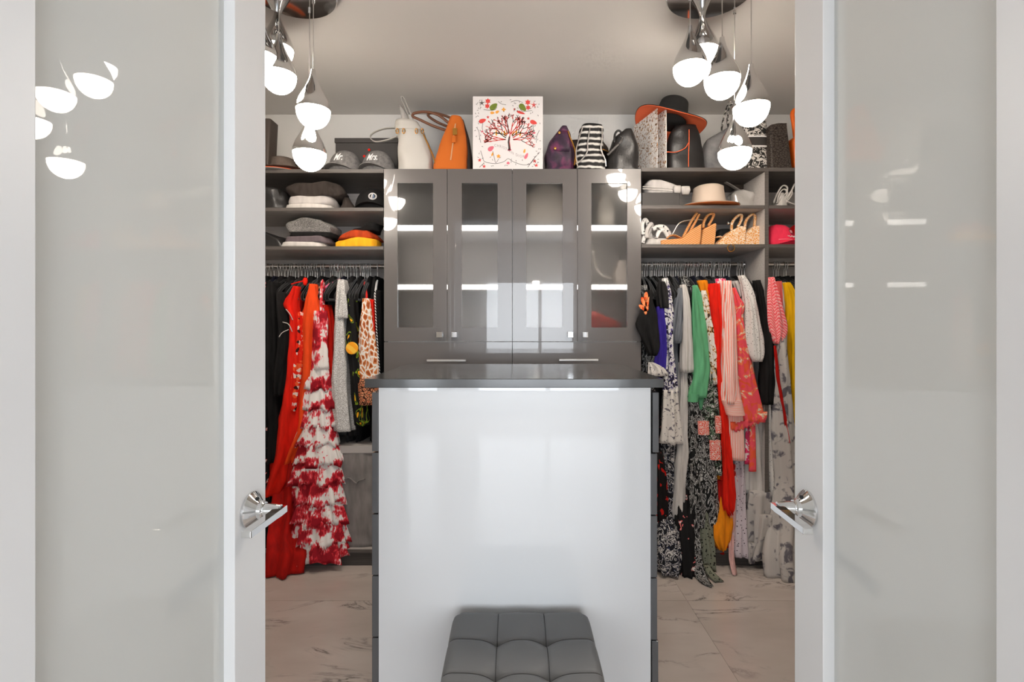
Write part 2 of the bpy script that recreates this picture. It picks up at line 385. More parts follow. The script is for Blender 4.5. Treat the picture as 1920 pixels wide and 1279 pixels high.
obj('partition', MB().box((PX(961, DF)-.009, cb0, zd+.001), (PX(961, DF)+.009, cb1-.011, ZTC-.02)), M_cabinside, cab)
obj('plinth', MB().box((XC0+.0181, DF+.05, 0), (XC1-.0181, DF+.066, .09)), M_plinth, cab)
ZS1, ZS2 = PZ(423, DF+.05), PZ(534.3, DF+.05)
for z in (ZS1, ZS2):
    for xa, xb in ((XC0+.019, PX(961, DF)-.01), (PX(961, DF)+.01, XC1-.019)):
        s = obj('inner_shelf', MB().box((xa, DF+.0732, z-.0195), (xb, cb1-.012, z)), M_cabinside, cab)
        obj('led_strip', MB().box((xa, DF+.045, z-.0225), (xb, DF+.073, z)), M_led, s)
sx = [719.5, 838.6, 960.6, 1082.8, 1202.5]
gl = [(745.4, 811.8), (866, 933), (987, 1055), (1109, 1176)]
kn = [824.6, 852.6, 1069, 1096.6]
zg0, zg1 = PZ(614, DF), PZ(343.5, DF)
for i in range(4):
    x0, x1 = PX(sx[i], DF)+.0015, PX(sx[i+1], DF)-.0015; g0, g1 = PX(gl[i][0], DF), PX(gl[i][1], DF)
    y0, y1 = DF, DF+.02; zt = ZTC-.001; zb_ = zd+.0015
    d_ = obj('door', MB().box((x0, y0, zb_), (g0, y1, zt)).box((g1, y0, zb_), (x1, y1, zt)).box((g0, y0, zb_), (g1, y1, zg0)).box((g0, y0, zg1), (g1, y1, zt)), M_lacquer, cab, recalc=False)
    obj('glass_pane', MB().box((g0+.0002, y0+.007, zg0+.0002), (g1-.0002, y0+.012, zg1-.0002)), M_cabglass, d_)
    k = W(kn[i], 627.6, DF)
    obj('knob', MB().box((k.x-.0155, y0-.024, k.z-.0155), (k.x+.0155, y0-.006, k.z+.0155), .002).box((k.x-.006, y0-.006, k.z-.006), (k.x+.006, y0-.0002, k.z+.006)), M_chrome, d_)
rows = [zd-.0015, zdr, zdr-.2, zdr-.5, .1]
for j in range(4):
    for i in range(2):
        x0, x1 = PX(sx[2*i], DF)+.0015, PX(sx[2*i+2], DF)-.0015
        d_ = obj('drawer', MB().box((x0, DF, rows[j+1]+.0015), (x1, DF+.02, rows[j]-.0015)), M_lacquer, cab)
        hx = (PX(802, DF), PX(875, DF)) if i == 0 else (PX(1047, DF), PX(1120, DF))
        hz = PZ(675.5-i, DF) if j == 0 else (rows[j]+rows[j+1])/2
        hb = MB().box((hx[0], DF-.034, hz-.0055), (hx[1], DF-.024, hz+.0055), .0015)
        for x in (hx[0]+.02, hx[1]-.02): hb.box((x-.004, DF-.024, hz-.004), (x+.004, DF-.0003, hz+.004))
        obj('bar_handle', hb, M_steel, d_)

# ---------------------------------------------------------------- island and ottoman
DI = 1.62; DIB = 2.235
ix0, ix1 = PX(710, DI), PX(1220, DI)
isl = thing('island_unit', 'closet island with glossy white end panel and graphite side drawers', 'island', (.005, 1.92, 0))
zt = PZ(726.3, DI)
obj('end_panel', MB().box((ix0, DI, .002), (ix1, DI+.02, zt-.0005)), M_white, isl)
obj('body', MB().box((ix0+.001, DI+.0205, .09), (ix1-.001, DIB-.02, zt-.0005)), M_gdrawer, isl)
obj('plinth', MB().box((ix0+.03, DI+.021, .001), (ix1-.03, DIB-.05, .0895)), M_black, isl)
for side, ys, xo in ((-1, (735, 848, 963.8, 1080, 1196, 1310), (.021,)*5), (1, (735, 850, 967, 1084.5, 1201.5, 1317), (.026, .0205, .0205, .0205, .024))):
    for j in range(5):
        z1, z0 = PZ(ys[j], DI)-.0022, PZ(ys[j+1], DI)+.0022
        x = ix0 if side < 0 else ix1; off = xo[j]-.0205
        obj('drawer', MB().box((x+side*(.0012+off), DI+.001, z0), (x+side*(.0217+off), DIB-.02, z1), .0015), M_gdrawer, isl)
solo('island_countertop', 'dark grey polished stone top on the closet island', 'countertop', MB().box((PX(683.5, 1.605), 1.605, zt), (PX(1245, 1.605), 2.252, PZ(710.5, 1.605)), .002), M_quartz)

ot = thing('ottoman', 'tufted grey leather ottoman in front of the white island panel', 'ottoman', (.025, 1.38, 0))
OX, OY, OW, OZ = .025, 1.375, .213, .397
N_ = 72; g = MB(); vs = []; fs = []
def otz(u, v):                                     # u, v in 0..1 over the top
    def edge(t): 
        e = min(t, 1-t)*2*OW
        return 0 if e > .03 else (.03-math.sqrt(max(0, .03**2-(.03-e)**2)))
    z = OZ-.8*edge(u)-.8*edge(v)
    dm = 9
    for a in (1/3, 2/3):
        du = abs(u-a)*2*OW
        for b in (1/3, 2/3):
            dv = abs(v-b)*2*OW
            z -= .022*math.exp(-(math.hypot(du, dv)/.028)**1.2)
        z -= .003*math.exp(-(du/.004)**2)+.003*math.exp(-du/.02); dv = abs(v-a)*2*OW; z -= .003*math.exp(-(dv/.004)**2)+.005*math.exp(-dv/.02)
    return z+.010
for i in range(N_+1):
    for j in range(N_+1):
        u, v = i/N_, j/N_; x = OX+(u-.5)*2*OW; y = OY+(v-.5)*2*OW
        # round the plan corners
        dx, dy = abs(u-.5)*2*OW, abs(v-.5)*2*OW; c = .035
        if dx > OW-c and dy > OW-c:
            k = math.hypot(dx-(OW-c), dy-(OW-c)); q = max(dx, dy)-(OW-c)
            if k > 0: x = OX+math.copysign((OW-c)+(dx-(OW-c))*q/k, u-.5); y = OY+math.copysign((OW-c)+(dy-(OW-c))*q/k, v-.5)
        vs.append((x, y, otz(u, v)))
for i in range(N_):
    for j in range(N_): fs.append((i*(N_+1)+j, (i+1)*(N_+1)+j, (i+1)*(N_+1)+j+1, i*(N_+1)+j+1))
rim = [i*(N_+1) for i in range(N_+1)]+[N_*(N_+1)+j for j in range(1, N_+1)]+[i*(N_+1)+N_ for i in range(N_-1, -1, -1)]+[j for j in range(N_-1, 0, -1)]
nb = len(vs)
for dz_, sc in ((.34, 1.0), (.24, 1.0)):
    for i in rim: p = vs[i]; vs.append((OX+(p[0]-OX)*sc, OY+(p[1]-OY)*sc, dz_))
nr = len(rim)
for k in range(nr):
    k2 = (k+1) % nr; fs.append((rim[k], rim[k2], nb+k2, nb+k)); fs.append((nb+k, nb+k2, nb+nr+k2, nb+nr+k))
fs.append(tuple(nb+nr+k for k in range(nr)))
cu = obj('cushion', MB().add(vs, fs), M_otto, ot, smooth='auto')
for a in (1/3, 2/3):
    P_ = [(OX+(a-.5)*2*OW, OY+(t-.5)*2*OW, otz(a, t)+.0006) for t in [i/60 for i in range(1, 60)]]; obj('seam', MB().tube(P_, .0011, 5), M_seam, cu)
    P_ = [(OX+(t-.5)*2*OW, OY+(a-.5)*2*OW, otz(t, a)+.0006) for t in [i/60 for i in range(1, 60)]]; obj('seam', MB().tube(P_, .0011, 5), M_seam, cu)
obj('frame', MB().box((OX-OW+.012, OY-OW+.012, .19), (OX+OW-.012, OY+OW-.012, .2395)), M_black, ot)
for sx_ in (-1, 1):
    for sy_ in (-1, 1):
        x, y = OX+sx_*(OW-.04), OY+sy_*(OW-.04); obj('leg', MB().lathe([(.011, 0), (.016, .19)], (x, y, 0), 12), M_black, ot)

# ---------------------------------------------------------------- pendant clusters
def pendant(label, cx, cy, lamps):
    r = thing('pendant_light', label, 'pendant light', (cx, cy, ZC-.05))
    obj('canopy', MB().lathe([(.001, ZC-.026), (.165, ZC-.026), (.17, ZC-.021), (.17, ZC-.0005), (.001, ZC-.0005)], (cx, cy, 0), 64), M_chrome, r, smooth='auto')
    for x, y, D in lamps:
        c = W(x, y, D); ux, uy = cx+(c.x-cx), cy+(c.y-cy)
        prof = [(.0665, 0), (.0668, .006), (.064, .022), (.057, .042), (.046, .064), (.034, .086), (.0235, .108), (.0155, .130), (.0105, .150), (.0085, .164), (.002, .166)]
        s = obj('shade', MB().lathe(prof, c, 40), M_chrome, r, smooth='auto')
        a = [(.0655*math.cos(t), -.072*math.sin(t)) for t in [i*PI/2/7 for i in range(7)]]+[(.001, -.072)]
        obj('lit_globe', MB().lathe(a, c-Vector((0, 0, .0008)), 28), M_bulb, s, smooth=True)
        obj('cord', MB().tube([c+Vector((0, 0, .164)), (c.x, c.y, ZC-.027)], .0019, 6), M_cord, r)
        obj('cord_grip', MB().lathe([(.001, -.012), (.006, -.012), (.006, 0), (.001, 0)], (c.x, c.y, ZC-.0262), 12), M_chrome, r)
pendant('right cluster of five chrome teardrop pendants on a round chrome canopy', PX(1333, 1.97), 1.97, [(1377.5, 285, 2.08), (1408.5, 201, 1.93), (1354, 150, 1.93), (1294, 126, 2.0), (1317, 97, 2.12)])
pendant('left cluster of five chrome teardrop pendants, partly behind the left door', PX(547, 1.97), 1.97, [(580.5, 288, 2.08), (587.5, 207, 2.02), (523, 141, 2.0), (519, 92, 2.12), (488, 108, 1.95)])
bp = thing('ceiling_pendant', 'single small bedroom pendant behind the camera, mirrored in the cabinet glass', 'pendant light', (.35, -2.2, 2.0))
obj('shade', MB().lathe([(.06, 2.0), (.05, 2.06), (.02, 2.14), (.006, 2.2)], (.35, -2.2, 0), 24), M_steel, bp, smooth='auto')
obj('lit_globe', MB().lathe([(.055, 1.999), (.05, 1.93), (.03, 1.89), (.001, 1.88)], (.35, -2.2, 0), 24), M_bulb, bp, smooth=True)
obj('cord', MB().tube([(.35, -2.2, 2.19), (.35, -2.2, 2.899)], .002, 6), M_black, bp)
# ---------------------------------------------------------------- soft shapes
def spow(v, p): return math.copysign(abs(v)**p, v)
def interp(rows, step):
    out = []
    for a, b in zip(rows[:-1], rows[1:]):
        n = max(1, int(abs(b[0]-a[0])/step+.5))
        for i in range(n):
            t = i/n; out.append(tuple(p+(q-p)*t for p, q in zip(a, b)))
    out.append(rows[-1])
    sm = [out[0]]                                   # soften the corners of the outline a little
    for i in range(1, len(out)-1): sm.append((out[i][0],)+tuple((out[i-1][k]+2*out[i][k]+out[i+1][k])/4 for k in range(1, len(out[i]))))
    return sm+[out[-1]]
def soft(rows, D, hd, n=2.2, N=40, k=5, a0=.0, a1=.0, ph=None, dent=.0, step=7, sharp=False, twist=0, crease=0):
    """a hollow-looking cloth or leather body: outline rows (image y, left, right[, depth shift]) at depth D, half depth hd,
    with k hanging folds whose depth grows from a0 to a1"""
    rows = [tuple(r)+(0,) if len(r) == 3 else tuple(r) for r in rows]
    R = rows if sharp else interp(rows, step); ph = random.uniform(0, 6.28) if ph is None else ph
    y0, y1 = R[0][0], R[-1][0]; rings = []
    for y, xl, xr, dd in R:
        t = (y-y0)/max(1e-6, y1-y0); d = D+dd
        cx, hx, z = PX((xl+xr)/2, d), (xr-xl)/2*d/F, PZ(y, d); am = a0+(a1-a0)*t
        h = hd*min(1, .45+hx/.05)
        ring = []
        for j in range(N):
            th = 2*PI*j/N
            c, s_ = spow(math.cos(th), 2/n), spow(math.sin(th), 2/n)
            f = 1+am*math.sin(k*th+ph+twist*t+.6*math.sin(3*t+ph))+.4*am*math.sin((2*k+1)*th+2*ph-1.7*t)
            x, yy = cx+hx*c*f, d+h*s_*f
            if crease:
                q = noise.noise(Vector((math.cos(th)*1.9+ph*3, math.sin(th)*1.9, z*3.2)))*crease+noise.noise(Vector((math.cos(th)*4+ph, math.sin(th)*4, z*9)))*crease*.45
                x += q*c; yy += q*s_*1.6
            if dent:
                q = noise.noise(Vector((x*14+ph, yy*14, z*14)))*dent; x += q*c; yy += q*s_; zz = z+noise.noise(Vector((x*9+ph, yy*9, 3.1)))*dent*.7*(t < .97)
            ring.append(Vector((x, yy, zz if dent else z)))
        rings.append(ring)
    return MB().rings(rings)
def garment(name, label, cat, rows, m, D=2.80, hd=.07, k=8, a0=.08, a1=.2, group=None, parent=None, n=2.0, **kw):
    kw.setdefault('crease', .012)
    mb = soft(rows, D, hd, n=n, k=k, a0=a0, a1=a1, **kw)
    if parent is not None: return obj(name, mb, m, parent, smooth=True)
    return solo(name, label, cat, mb, m, group, smooth=True)
def strap(pts, wd, th, n=8, closed=False): return MB().tube(pts, th, n, closed, flat=wd)
def arc(p, n=8):
    """smooth path through points (Catmull-Rom)"""
    p = [Vector(q) for q in p]; p = [p[0]*2-p[1]]+p+[p[-1]*2-p[-2]]; out = []
    for i in range(1, len(p)-2):
        for j in range(n):
            t = j/n; a, b, c, d = p[i-1:i+3]
            out.append(.5*((2*b)+(c-a)*t+(2*a-5*b+4*c-d)*t*t+(3*b-a-3*c+d)*t**3))
    return out+[p[-2]]
def wp(pts, D): return [W(x, y, D if len(r) == 0 else D+r[0]) for x, y, *r in pts]

# ---------------------------------------------------------------- clothes: cloth materials
C_black = cloth('black_cloth', (30, 29, 29), .55); C_black2 = cloth('charcoal_cloth', (46, 44, 44), .6); C_navy = cloth('navy_cloth', (36, 38, 54), .6)
C_red = cloth('scarlet_cloth', (236, 34, 16), .86); C_dred = cloth('deep_red_cloth', (190, 22, 14), .8); C_orange = cloth('orange_red_cloth', (248, 80, 28), .88)
C_mint = cloth('mint_green_cloth', (104, 176, 128), .86); C_white = cloth('white_cloth', (212, 206, 201), .9); C_yellow = cloth('yellow_cloth', (240, 186, 10), .85)
C_amber = cloth('amber_cloth', (240, 140, 18), .85); C_blue = cloth('violet_blue_cloth', (62, 46, 150), .8); C_denim = cloth('grey_denim', (120, 124, 130), .8)
C_pink = cloth('coral_pink_cloth', (244, 108, 104), .88); C_sash = cloth('pale_pink_cloth', (222, 176, 170), .85); C_grey = cloth('warm_grey_cloth', (140, 134, 131), .86)
def palm(name, scale):
    """white cotton printed with radiating palm fronds in reds"""
    m, nt, b = base(name); L = nt.links.new
    tc = nt.nodes.new('ShaderNodeTexCoord')
    n = nt.nodes.new('ShaderNodeTexNoise'); n.inputs['Scale'].default_value = scale; n.inputs['Detail'].default_value = 2; L(tc.outputs['Object'], n.inputs['Vector'])
    wv = nt.nodes.new('ShaderNodeTexNoise'); wv.inputs['Scale'].default_value = scale*5; wv.inputs['Detail'].default_value = 5; wv.inputs['Distortion'].default_value = .8
    mp = nt.nodes.new('ShaderNodeMapping'); mp.inputs['Rotation'].default_value = (0, .6, 0); mp.inputs['Scale'].default_value = (1.6, 1, .5); L(tc.outputs['Object'], mp.inputs['Vector']); L(mp.outputs[0], wv.inputs['Vector'])
    mx = nt.nodes.new('ShaderNodeMath'); mx.operation = 'MULTIPLY_ADD'; mx.inputs[1].default_value = .42; L(wv.outputs['Fac'], mx.inputs[0]); L(n.outputs['Fac'], mx.inputs[2])
    r = ramp(nt, [(.0, (236, 229, 224)), (.655, (236, 200, 198)), (.672, (226, 96, 104)), (.715, (206, 44, 54)), (.775, (150, 20, 34))]); L(mx.outputs[0], r.inputs[0]); L(r.outputs[0], b.inputs['Base Color'])
    b.inputs['Roughness'].default_value = .8; b.inputs['Specular IOR Level'].default_value = .2; return m
C_palm = palm('red_palm_print', 13); C_palm2 = palm('red_palm_print_bold', 15)
C_redprint = pat('red_floral_print', 'cells', [(.0, (232, 40, 20)), (.55, (244, 96, 48)), (.75, (236, 214, 202)), (.92, (60, 20, 20))], 62, .02)
C_spark = pat('sequined_light_grey', 'noise', [(.36, (150, 146, 142)), (.5, (198, 194, 190)), (.64, (236, 234, 232))], 260, 0, 2, rough=.5, interp='LINEAR', bump=.4)
C_lemon = pat('citrus_print_on_black', 'noise', [(.0, (24, 23, 23)), (.58, (124, 150, 36)), (.61, (24, 23, 23)), (.66, (246, 176, 30)), (.72, (244, 140, 20))], 15, .5, 1, (1, 1, .8))
C_giraffe = pat('giraffe_print', 'edges', [(.0, (232, 224, 214)), (.10, (206, 128, 74)), (.24, (156, 74, 34))], 34, .01, stretch=(1.3, 1.3, .75))
C_ethnic = pat('brown_band_print', 'edges', [(.0, (60, 28, 20)), (.1, (216, 150, 110)), (.25, (176, 84, 56))], 60)
C_stripebw = pat('black_white_cord', 'band_d', [(.0, (20, 20, 20)), (.5, (225, 222, 220))], 40, 0, 0)
C_dkfloral = pat('dark_floral_print', 'noise', [(.0, (22, 21, 22)), (.62, (214, 110, 108)), (.66, (212, 206, 200)), (.7, (22, 21, 22))], 24, .6, 2)
C_redblack = pat('red_floral_on_black', 'noise', [(.0, (24, 20, 20)), (.58, (196, 30, 22))], 22, .4, 1)
C_tiger = pat('black_white_leaf_print', 'noise', [(.0, (26, 26, 27)), (.50, (196, 194, 190)), (.545, (28, 28, 29)), (.60, (150, 148, 146)), (.63, (24, 24, 25))], 17, 3.0, 4, (1.6, 1.6, .8))
C_navyleaf = pat('navy_white_leaf_print', 'noise', [(.0, (24, 24, 30)), (.47, (34, 46, 84)), (.50, (216, 212, 208)), (.54, (30, 30, 38)), (.62, (188, 184, 182))], 20, 3, 3)
C_greenprint = pat('green_black_white_print', 'noise', [(.0, (28, 30, 27)), (.46, (120, 146, 118)), (.5, (34, 34, 32)), (.54, (212, 209, 202)), (.6, (30, 32, 30))], 40, 1.2, 3)
C_redband = pat('red_geometric_band', 'edges', [(.0, (232, 224, 214)), (.07, (226, 74, 50))], 120)
C_purple = pat('violet_print_on_white', 'noise', [(.0, (44, 40, 56)), (.44, (92, 76, 150)), (.48, (226, 222, 218))], 36, 1.6, 3)
C_faded = pat('faint_sketch_on_white', 'noise', [(.0, (120, 114, 120)), (.39, (224, 217, 210))], 28, 2, 3)
C_stripe = pat('pink_white_stripe', 'band_x', [(.0, (246, 142, 122)), (.5, (240, 222, 214))], 38, .4, 1)
C_stripeh = pat('pink_white_cross_stripe', 'band_z', [(.0, (246, 142, 122)), (.5, (240, 222, 214))], 45, .3, 1)
C_coral = pat('coral_floral_print', 'noise', [(.0, (236, 92, 60)), (.42, (240, 84, 96)), (.55, (246, 122, 84)), (.6, (232, 206, 180)), (.64, (240, 96, 90))], 13, 1.2, 2)
C_magenta = pat('magenta_white_print', 'noise', [(.0, (232, 66, 110)), (.5, (240, 216, 216))], 30, 1, 2)
C_lace = pat('white_eyelet_lace', 'dots', [(.0, (84, 78, 74)), (.2, (222, 217, 212))], 100, .006)
C_lace2 = pat('lilac_lace', 'dots', [(.0, (70, 62, 66)), (.22, (196, 184, 190))], 70, .0)
C_zig = pat('pink_zigzag', 'band_d', [(.0, (240, 92, 100)), (.5, (246, 170, 168))], 42, 2, 0)
C_tulle = pat('grey_floral_on_white', 'noise', [(.0, (66, 64, 70)), (.38, (104, 100, 106)), (.46, (188, 182, 177))], 17, .8, 5, interp='LINEAR')
C_brownprint = pat('white_brown_branch_print', 'noise', [(.0, (66, 48, 32)), (.40, (196, 150, 90)), (.45, (226, 218, 208))], 24, 2, 3)
C_teal = pat('teal_print', 'noise', [(.0, (20, 30, 30)), (.5, (40, 120, 110))], 40)
C_olive = pat('olive_leopard', 'dots', [(.0, (28, 28, 26)), (.3, (116, 118, 102))], 70, .01)
C_flower = pat('orange_bloom_on_black', 'noise', [(.0, (26, 24, 24)), (.56, (232, 104, 44)), (.60, (236, 214, 200)), (.66, (230, 90, 30))], 17, 1.2, 2)
M_petal = pat('orange_petal', 'noise', [(.35, (222, 74, 20)), (.6, (238, 150, 96))], 60, .5, 2, interp='LINEAR')
C_redblouse = pat('red_white_bloom_print', 'noise', [(.0, (190, 30, 20)), (.55, (228, 200, 190))], 40)

# ---------------------------------------------------------------- hangers
def hanger_parts(m_frame):
    zt = 0.0
    hook = MB().tube(arc([(0, -.006, -.035), (0, -.016, -.012), (0, -.0155, .004), (0, -.010, .0125), (0, 0, .0158), (0, .010, .0125), (0, .0155, .004), (0, .010, -.014), (0, .002, -.030), (0, 0, -.05), (0, 0, -.088)], 4), .0021, 6)
    fr = MB().tube(arc([(0, 0, -.078), (0, .045, -.09), (0, .12, -.128), (0, .182, -.168), (0, .2, -.187), (0, .197, -.203), (0, .18, -.206), (0, .1, -.204), (0, 0, -.204), (0, -.1, -.204), (0, -.18, -.206), (0, -.197, -.203), (0, -.2, -.187), (0, -.182, -.168), (0, -.12, -.128), (0, -.045, -.09)], 3), .0068, 6, closed=True)
    return hook, fr, m_frame
hk, fr, _ = hanger_parts(None)
hang_me = {}
def hanger(x, z, yaw, label, group, m=None, key='black', dz=0):
    if key not in hang_me:
        o0 = ORG.copy()
        a = obj('hook', hk, M_hook, None, smooth=True, origin=(0, 0, 0)); b = obj('frame', fr, m or M_velvet, None, smooth=True, origin=(0, 0, 0))
        hang_me[key] = (a.data, b.data); bpy.data.objects.remove(a); bpy.data.objects.remove(b)
    r = thing('clothes_hanger', label, 'hanger', (x, DR, z+dz), group); r.rotation_euler = (0, 0, yaw)
    for nm, me in zip(('hook', 'frame'), hang_me[key]):
        o = bpy.data.objects.new(nm, me); COL.objects.link(o); o.parent = r
    return r
rr = random.Random(3)
hl = [502, 508, 514, 523, 528, 534, 540, 545, 549, 554, 560, 566, 572, 577, 582, 586, 591, 595, 603, 608, 620, 624, 628, 634, 641, 645, 648, 652, 658, 664, 669, 676, 680, 684, 688, 691, 695]
for x in hl: hanger(PX(x, DR), ZRL, rr.uniform(-.13, .13), 'slim black velvet hanger with chrome hook on the left rail', 'black hangers on the left rail')
hr = [1205+4.35*i+rr.uniform(-1.2, 1.2) for i in range(38)]+[1382, 1386, 1391, 1396, 1401, 1406, 1410]
for x in hr: hanger(PX(x, DR), ZRR, rr.uniform(-.13, .13), 'slim black velvet hanger with chrome hook on the rail beside the cabinet', 'black hangers on the right rail')
for x in (1450, 1455, 1459, 1470, 1474): hanger(PX(x, DR), ZRR, rr.uniform(-.1, .1), 'slim black velvet hanger with chrome hook right of the divider', 'black hangers on the short rail')
hanger(PX(631, DR), ZRL, -.42, 'tan wooden hanger beside the sparkly grey dress', None, mat('tan_wood', (206, 150, 104), .5), 'tan')
hanger(PX(681, DR), ZRL, .38, 'glossy red hanger above the giraffe print top', None, mat('red_plastic', (226, 34, 24), .35), 'red')
hanger(PX(637, DR), ZRL, -.3, 'pink hanger beside the sparkly grey dress', None, mat('pink_plastic', (238, 120, 160), .4), 'pink')
hanger(PX(708, DR), ZRL, .2, 'white plastic hanger next to the glazed cabinet', None, mat('white_plastic', (226, 226, 226), .4), 'white')

# filler garments added in dark tones, to keep gaps between the clothes dark
for side, xs, zr, lab, grp in ((0, [502, 514, 526, 538, 556, 574, 592, 612, 632, 652, 668, 684, 700, 711], ZRL, 'plain dark filler garment hanging deep on the left rail', 'dark filler clothes at the back of the left rail'),
                       (1, [1209, 1221, 1233, 1247, 1262, 1276, 1290, 1304, 1320, 1336, 1352, 1368, 1384, 1400, 1414], ZRR, 'plain dark filler garment hanging deep on the rail beside the cabinet', 'dark filler clothes at the back of the right rail'),
                       (2, [1450, 1462, 1476, 1488, 1502], ZRR, 'plain dark filler garment hanging deep right of the divider', 'dark filler clothes at the back of the short rail')):
    for i, x in enumerate(xs):
        mm = rr.choice((C_black, C_black, C_black2, C_navy)); word = ('first second third fourth fifth sixth seventh eighth ninth tenth eleventh twelfth thirteenth fourteenth fifteenth'.split())[i]
        lab_ = lab.replace('plain dark', {C_black: 'plain black', C_black2: 'plain charcoal', C_navy: 'plain navy'}[mm])+', '+word+' from the '+('left door edge', 'glazed cabinet', 'divider')[side]
        L = rr.choice((760, 800, 850, 900, 950)) if side == 0 and x > 600 else rr.choice((800, 880, 960, 1010))
        h_ = 7.5+rr.uniform(-1, 1.5)
        garment('dark_filler_garment', lab_, 'garment', [(520, x-2, x+2), (526, x-5, x+5), (545, x-h_, x+h_), (575, x-h_, x+h_), (L, x-h_-.5, x+h_+.5)], mm, D=2.985, hd=.15, k=7, a0=.03, a1=.12, group=grp, N=28, step=25)

# ---------------------------------------------------------------- clothes on the left rail
G = garment
G('black_dress', 'black dress with scattered pink flowers against the left door edge', 'dress', [(528, 490, 508), (560, 486, 512), (800, 484, 514), (1000, 482, 516), (1062, 482, 514)], C_dkfloral, 2.80, .1)
G('long_black_blouse', 'plain long black blouse next to the left door edge', 'blouse', [(530, 510, 520), (560, 504, 528), (700, 506, 532), (862, 504, 530)], C_black, 2.80, .09)
jk = G('black_jacket', 'black jacket with white piping left of the scarlet dress', 'jacket', [(548, 522, 536), (575, 520, 546), (620, 522, 550), (655, 523, 548), (700, 518, 545), (740, 516, 540)], C_black, 2.765, .06)
for q in ([(536, 580), (543, 588), (549, 600)], [(530, 604), (541, 608), (548, 622)], [(523, 632), (529, 624), (541, 618)]):
    obj('piping', MB().tube(arc(wp([(x, y, -.066) for x, y in q], 2.765), 5), .0022, 6), C_white, jk, smooth=True)
G('scarlet_dress', 'scarlet dress with a pointed shoulder, hem above the door handle', 'dress', [(537, 553, 559), (548, 549, 560), (560, 541, 559), (570, 533, 558), (575, 532, 558), (584, 544, 560), (598, 548, 564), (620, 546, 566), (660, 541, 567), (700, 540, 566), (760, 531, 562), (800, 521, 560), (860, 511, 552), (926, 499, 521)], C_red, 2.755, .055, k=4, a1=.3)
G('deep_red_gown', 'deep red floor-length gown behind the palm print ruffles', 'dress', [(560, 556, 566), (700, 540, 566), (800, 532, 572), (900, 522, 570), (960, 518, 566, -.05), (1000, 510, 560, -.1), (1035, 508, 566, -.15), (1074, 503, 558, -.165)], C_dred, 2.80, .06, k=5, a1=.35)
G('red_print_top', 'red orange and white printed top between scarlet and orange dresses', 'top', [(585, 562, 571), (640, 557, 572), (700, 546, 568), (745, 537, 560), (770, 529, 556)], C_redprint, 2.742, .03, k=4, a1=.15)
dr = G('orange_dress', 'plain orange dress left of the palm print ruffle dress', 'dress', [(533, 583, 592), (545, 582, 594), (565, 576, 598), (590, 569, 601), (640, 566, 603), (720, 563, 601), (800, 559, 590), (845, 540, 566), (866, 533, 557)], C_orange, 2.748, .045, k=4, a0=.1, a1=.25)
# ruffled palm-print dress
rd = thing('ruffle_dress', 'red and white palm print dress with many ruffled tiers', 'dress', W(592, 1046, 2.72))
obj('bodice', soft([(583, 590, 613), (600, 589, 615), (640, 588, 612), (692, 586, 614)], 2.725, .04, k=4, a0=.1, a1=.2), C_palm, rd, smooth=True)
obj('strap', strap(arc(wp([(603, 590, -.03), (602, 560), (604, 527, .05), (607, 540, .08), (606, 585, .03)], 2.73), 5), .004, .008), C_palm, rd, smooth=True)
tiers = [(684, 732, 576, 612, 566, 622), (722, 768, 570, 616, 561, 629), (758, 802, 570, 620, 560, 628), (790, 835, 566, 622, 546, 634), (824, 871, 562, 624, 548, 645), (860, 906, 558, 632, 535, 645), (894, 943, 556, 634, 541, 647), (930, 979, 556, 636, 535, 650), (966, 1015, 554, 638, 536, 654), (1002, 1046, 552, 640, 530, 656)]
tr_ = random.Random(5)
for i, (ya, yb, xa, xb, xc, xd) in enumerate(tiers):
    hd = .05+.006*i; N = 84; rings = []; ph = tr_.uniform(0, 6); ph2 = tr_.uniform(0, 6)
    for q in range(7):
        t = q/6; ring = []; e = t**.55
        for j in range(N):
            th = 2*PI*j/N; fold = (.05+.12*t)*(math.sin(9*th+ph)*.6+math.sin(15*th+ph2)*.4)*(1 if q else .5)
            cx_ = (xa+xb)/2*(1-e)+(xc+xd)/2*e; hx = (xb-xa)/2*.86*(1-e)+(xd-xc)/2*.95*e
            D_ = 2.715; x = PX(cx_, D_)+hx*D_/F*math.cos(th)*(1+fold); y = D_+.02+hd*(.6+.4*e)*math.sin(th)*(1+fold*1.3)
            yy = ya+(yb-ya)*t+(t*4.0*math.sin(5*th+ph2)+t*2*math.sin(11*th+ph))
            ring.append(Vector((x, y, PZ(yy, D_))))
        rings.append(ring)
    rings.append([p+Vector((0, 0, .004))+(Vector((PX((xc+xd)/2, 2.715), 2.735, p.z))-p)*.12 for p in rings[-1]])
    o = obj('ruffle_tier', MB().rings(rings, cap=True), C_palm2 if i % 2 else C_palm, rd, smooth=True)
G('red_cardigan', 'narrow red garment between palm print and grey dresses', 'garment', [(572, 609, 618), (640, 610, 626), (720, 612, 628)], C_red, 2.82, .06)
gd = G('sparkly_dress', 'light grey sequined dress right of the palm print dress', 'dress', [(525, 637, 648), (532, 635, 651), (550, 634, 652), (590, 630, 650), (640, 626, 652), (700, 622, 656), (760, 624, 661), (806, 627, 666)], C_spark, 2.76, .06, k=3, a0=.05, a1=.08)
obj('sleeve', soft([(550, 641, 648), (572, 637, 650), (592, 632, 651), (597, 633, 650)], 2.703, .012, k=5, crease=.008, a0=.05, a1=.1), C_spark, gd, smooth=True)
G('striped_tee', 'pale grey tee half hidden behind the sparkly grey dress', 'tee', [(560, 648, 653), (590, 649, 658), (650, 650, 659), (690, 652, 659)], C_white, 2.80, .04)
ld = G('citrus_dress', 'black dress with orange and lemon print beside the giraffe top', 'dress', [(560, 658, 672), (600, 656, 676), (640, 655, 680), (700, 661, 684), (760, 664, 690), (795, 668, 692)], C_lemon, 2.785, .07)
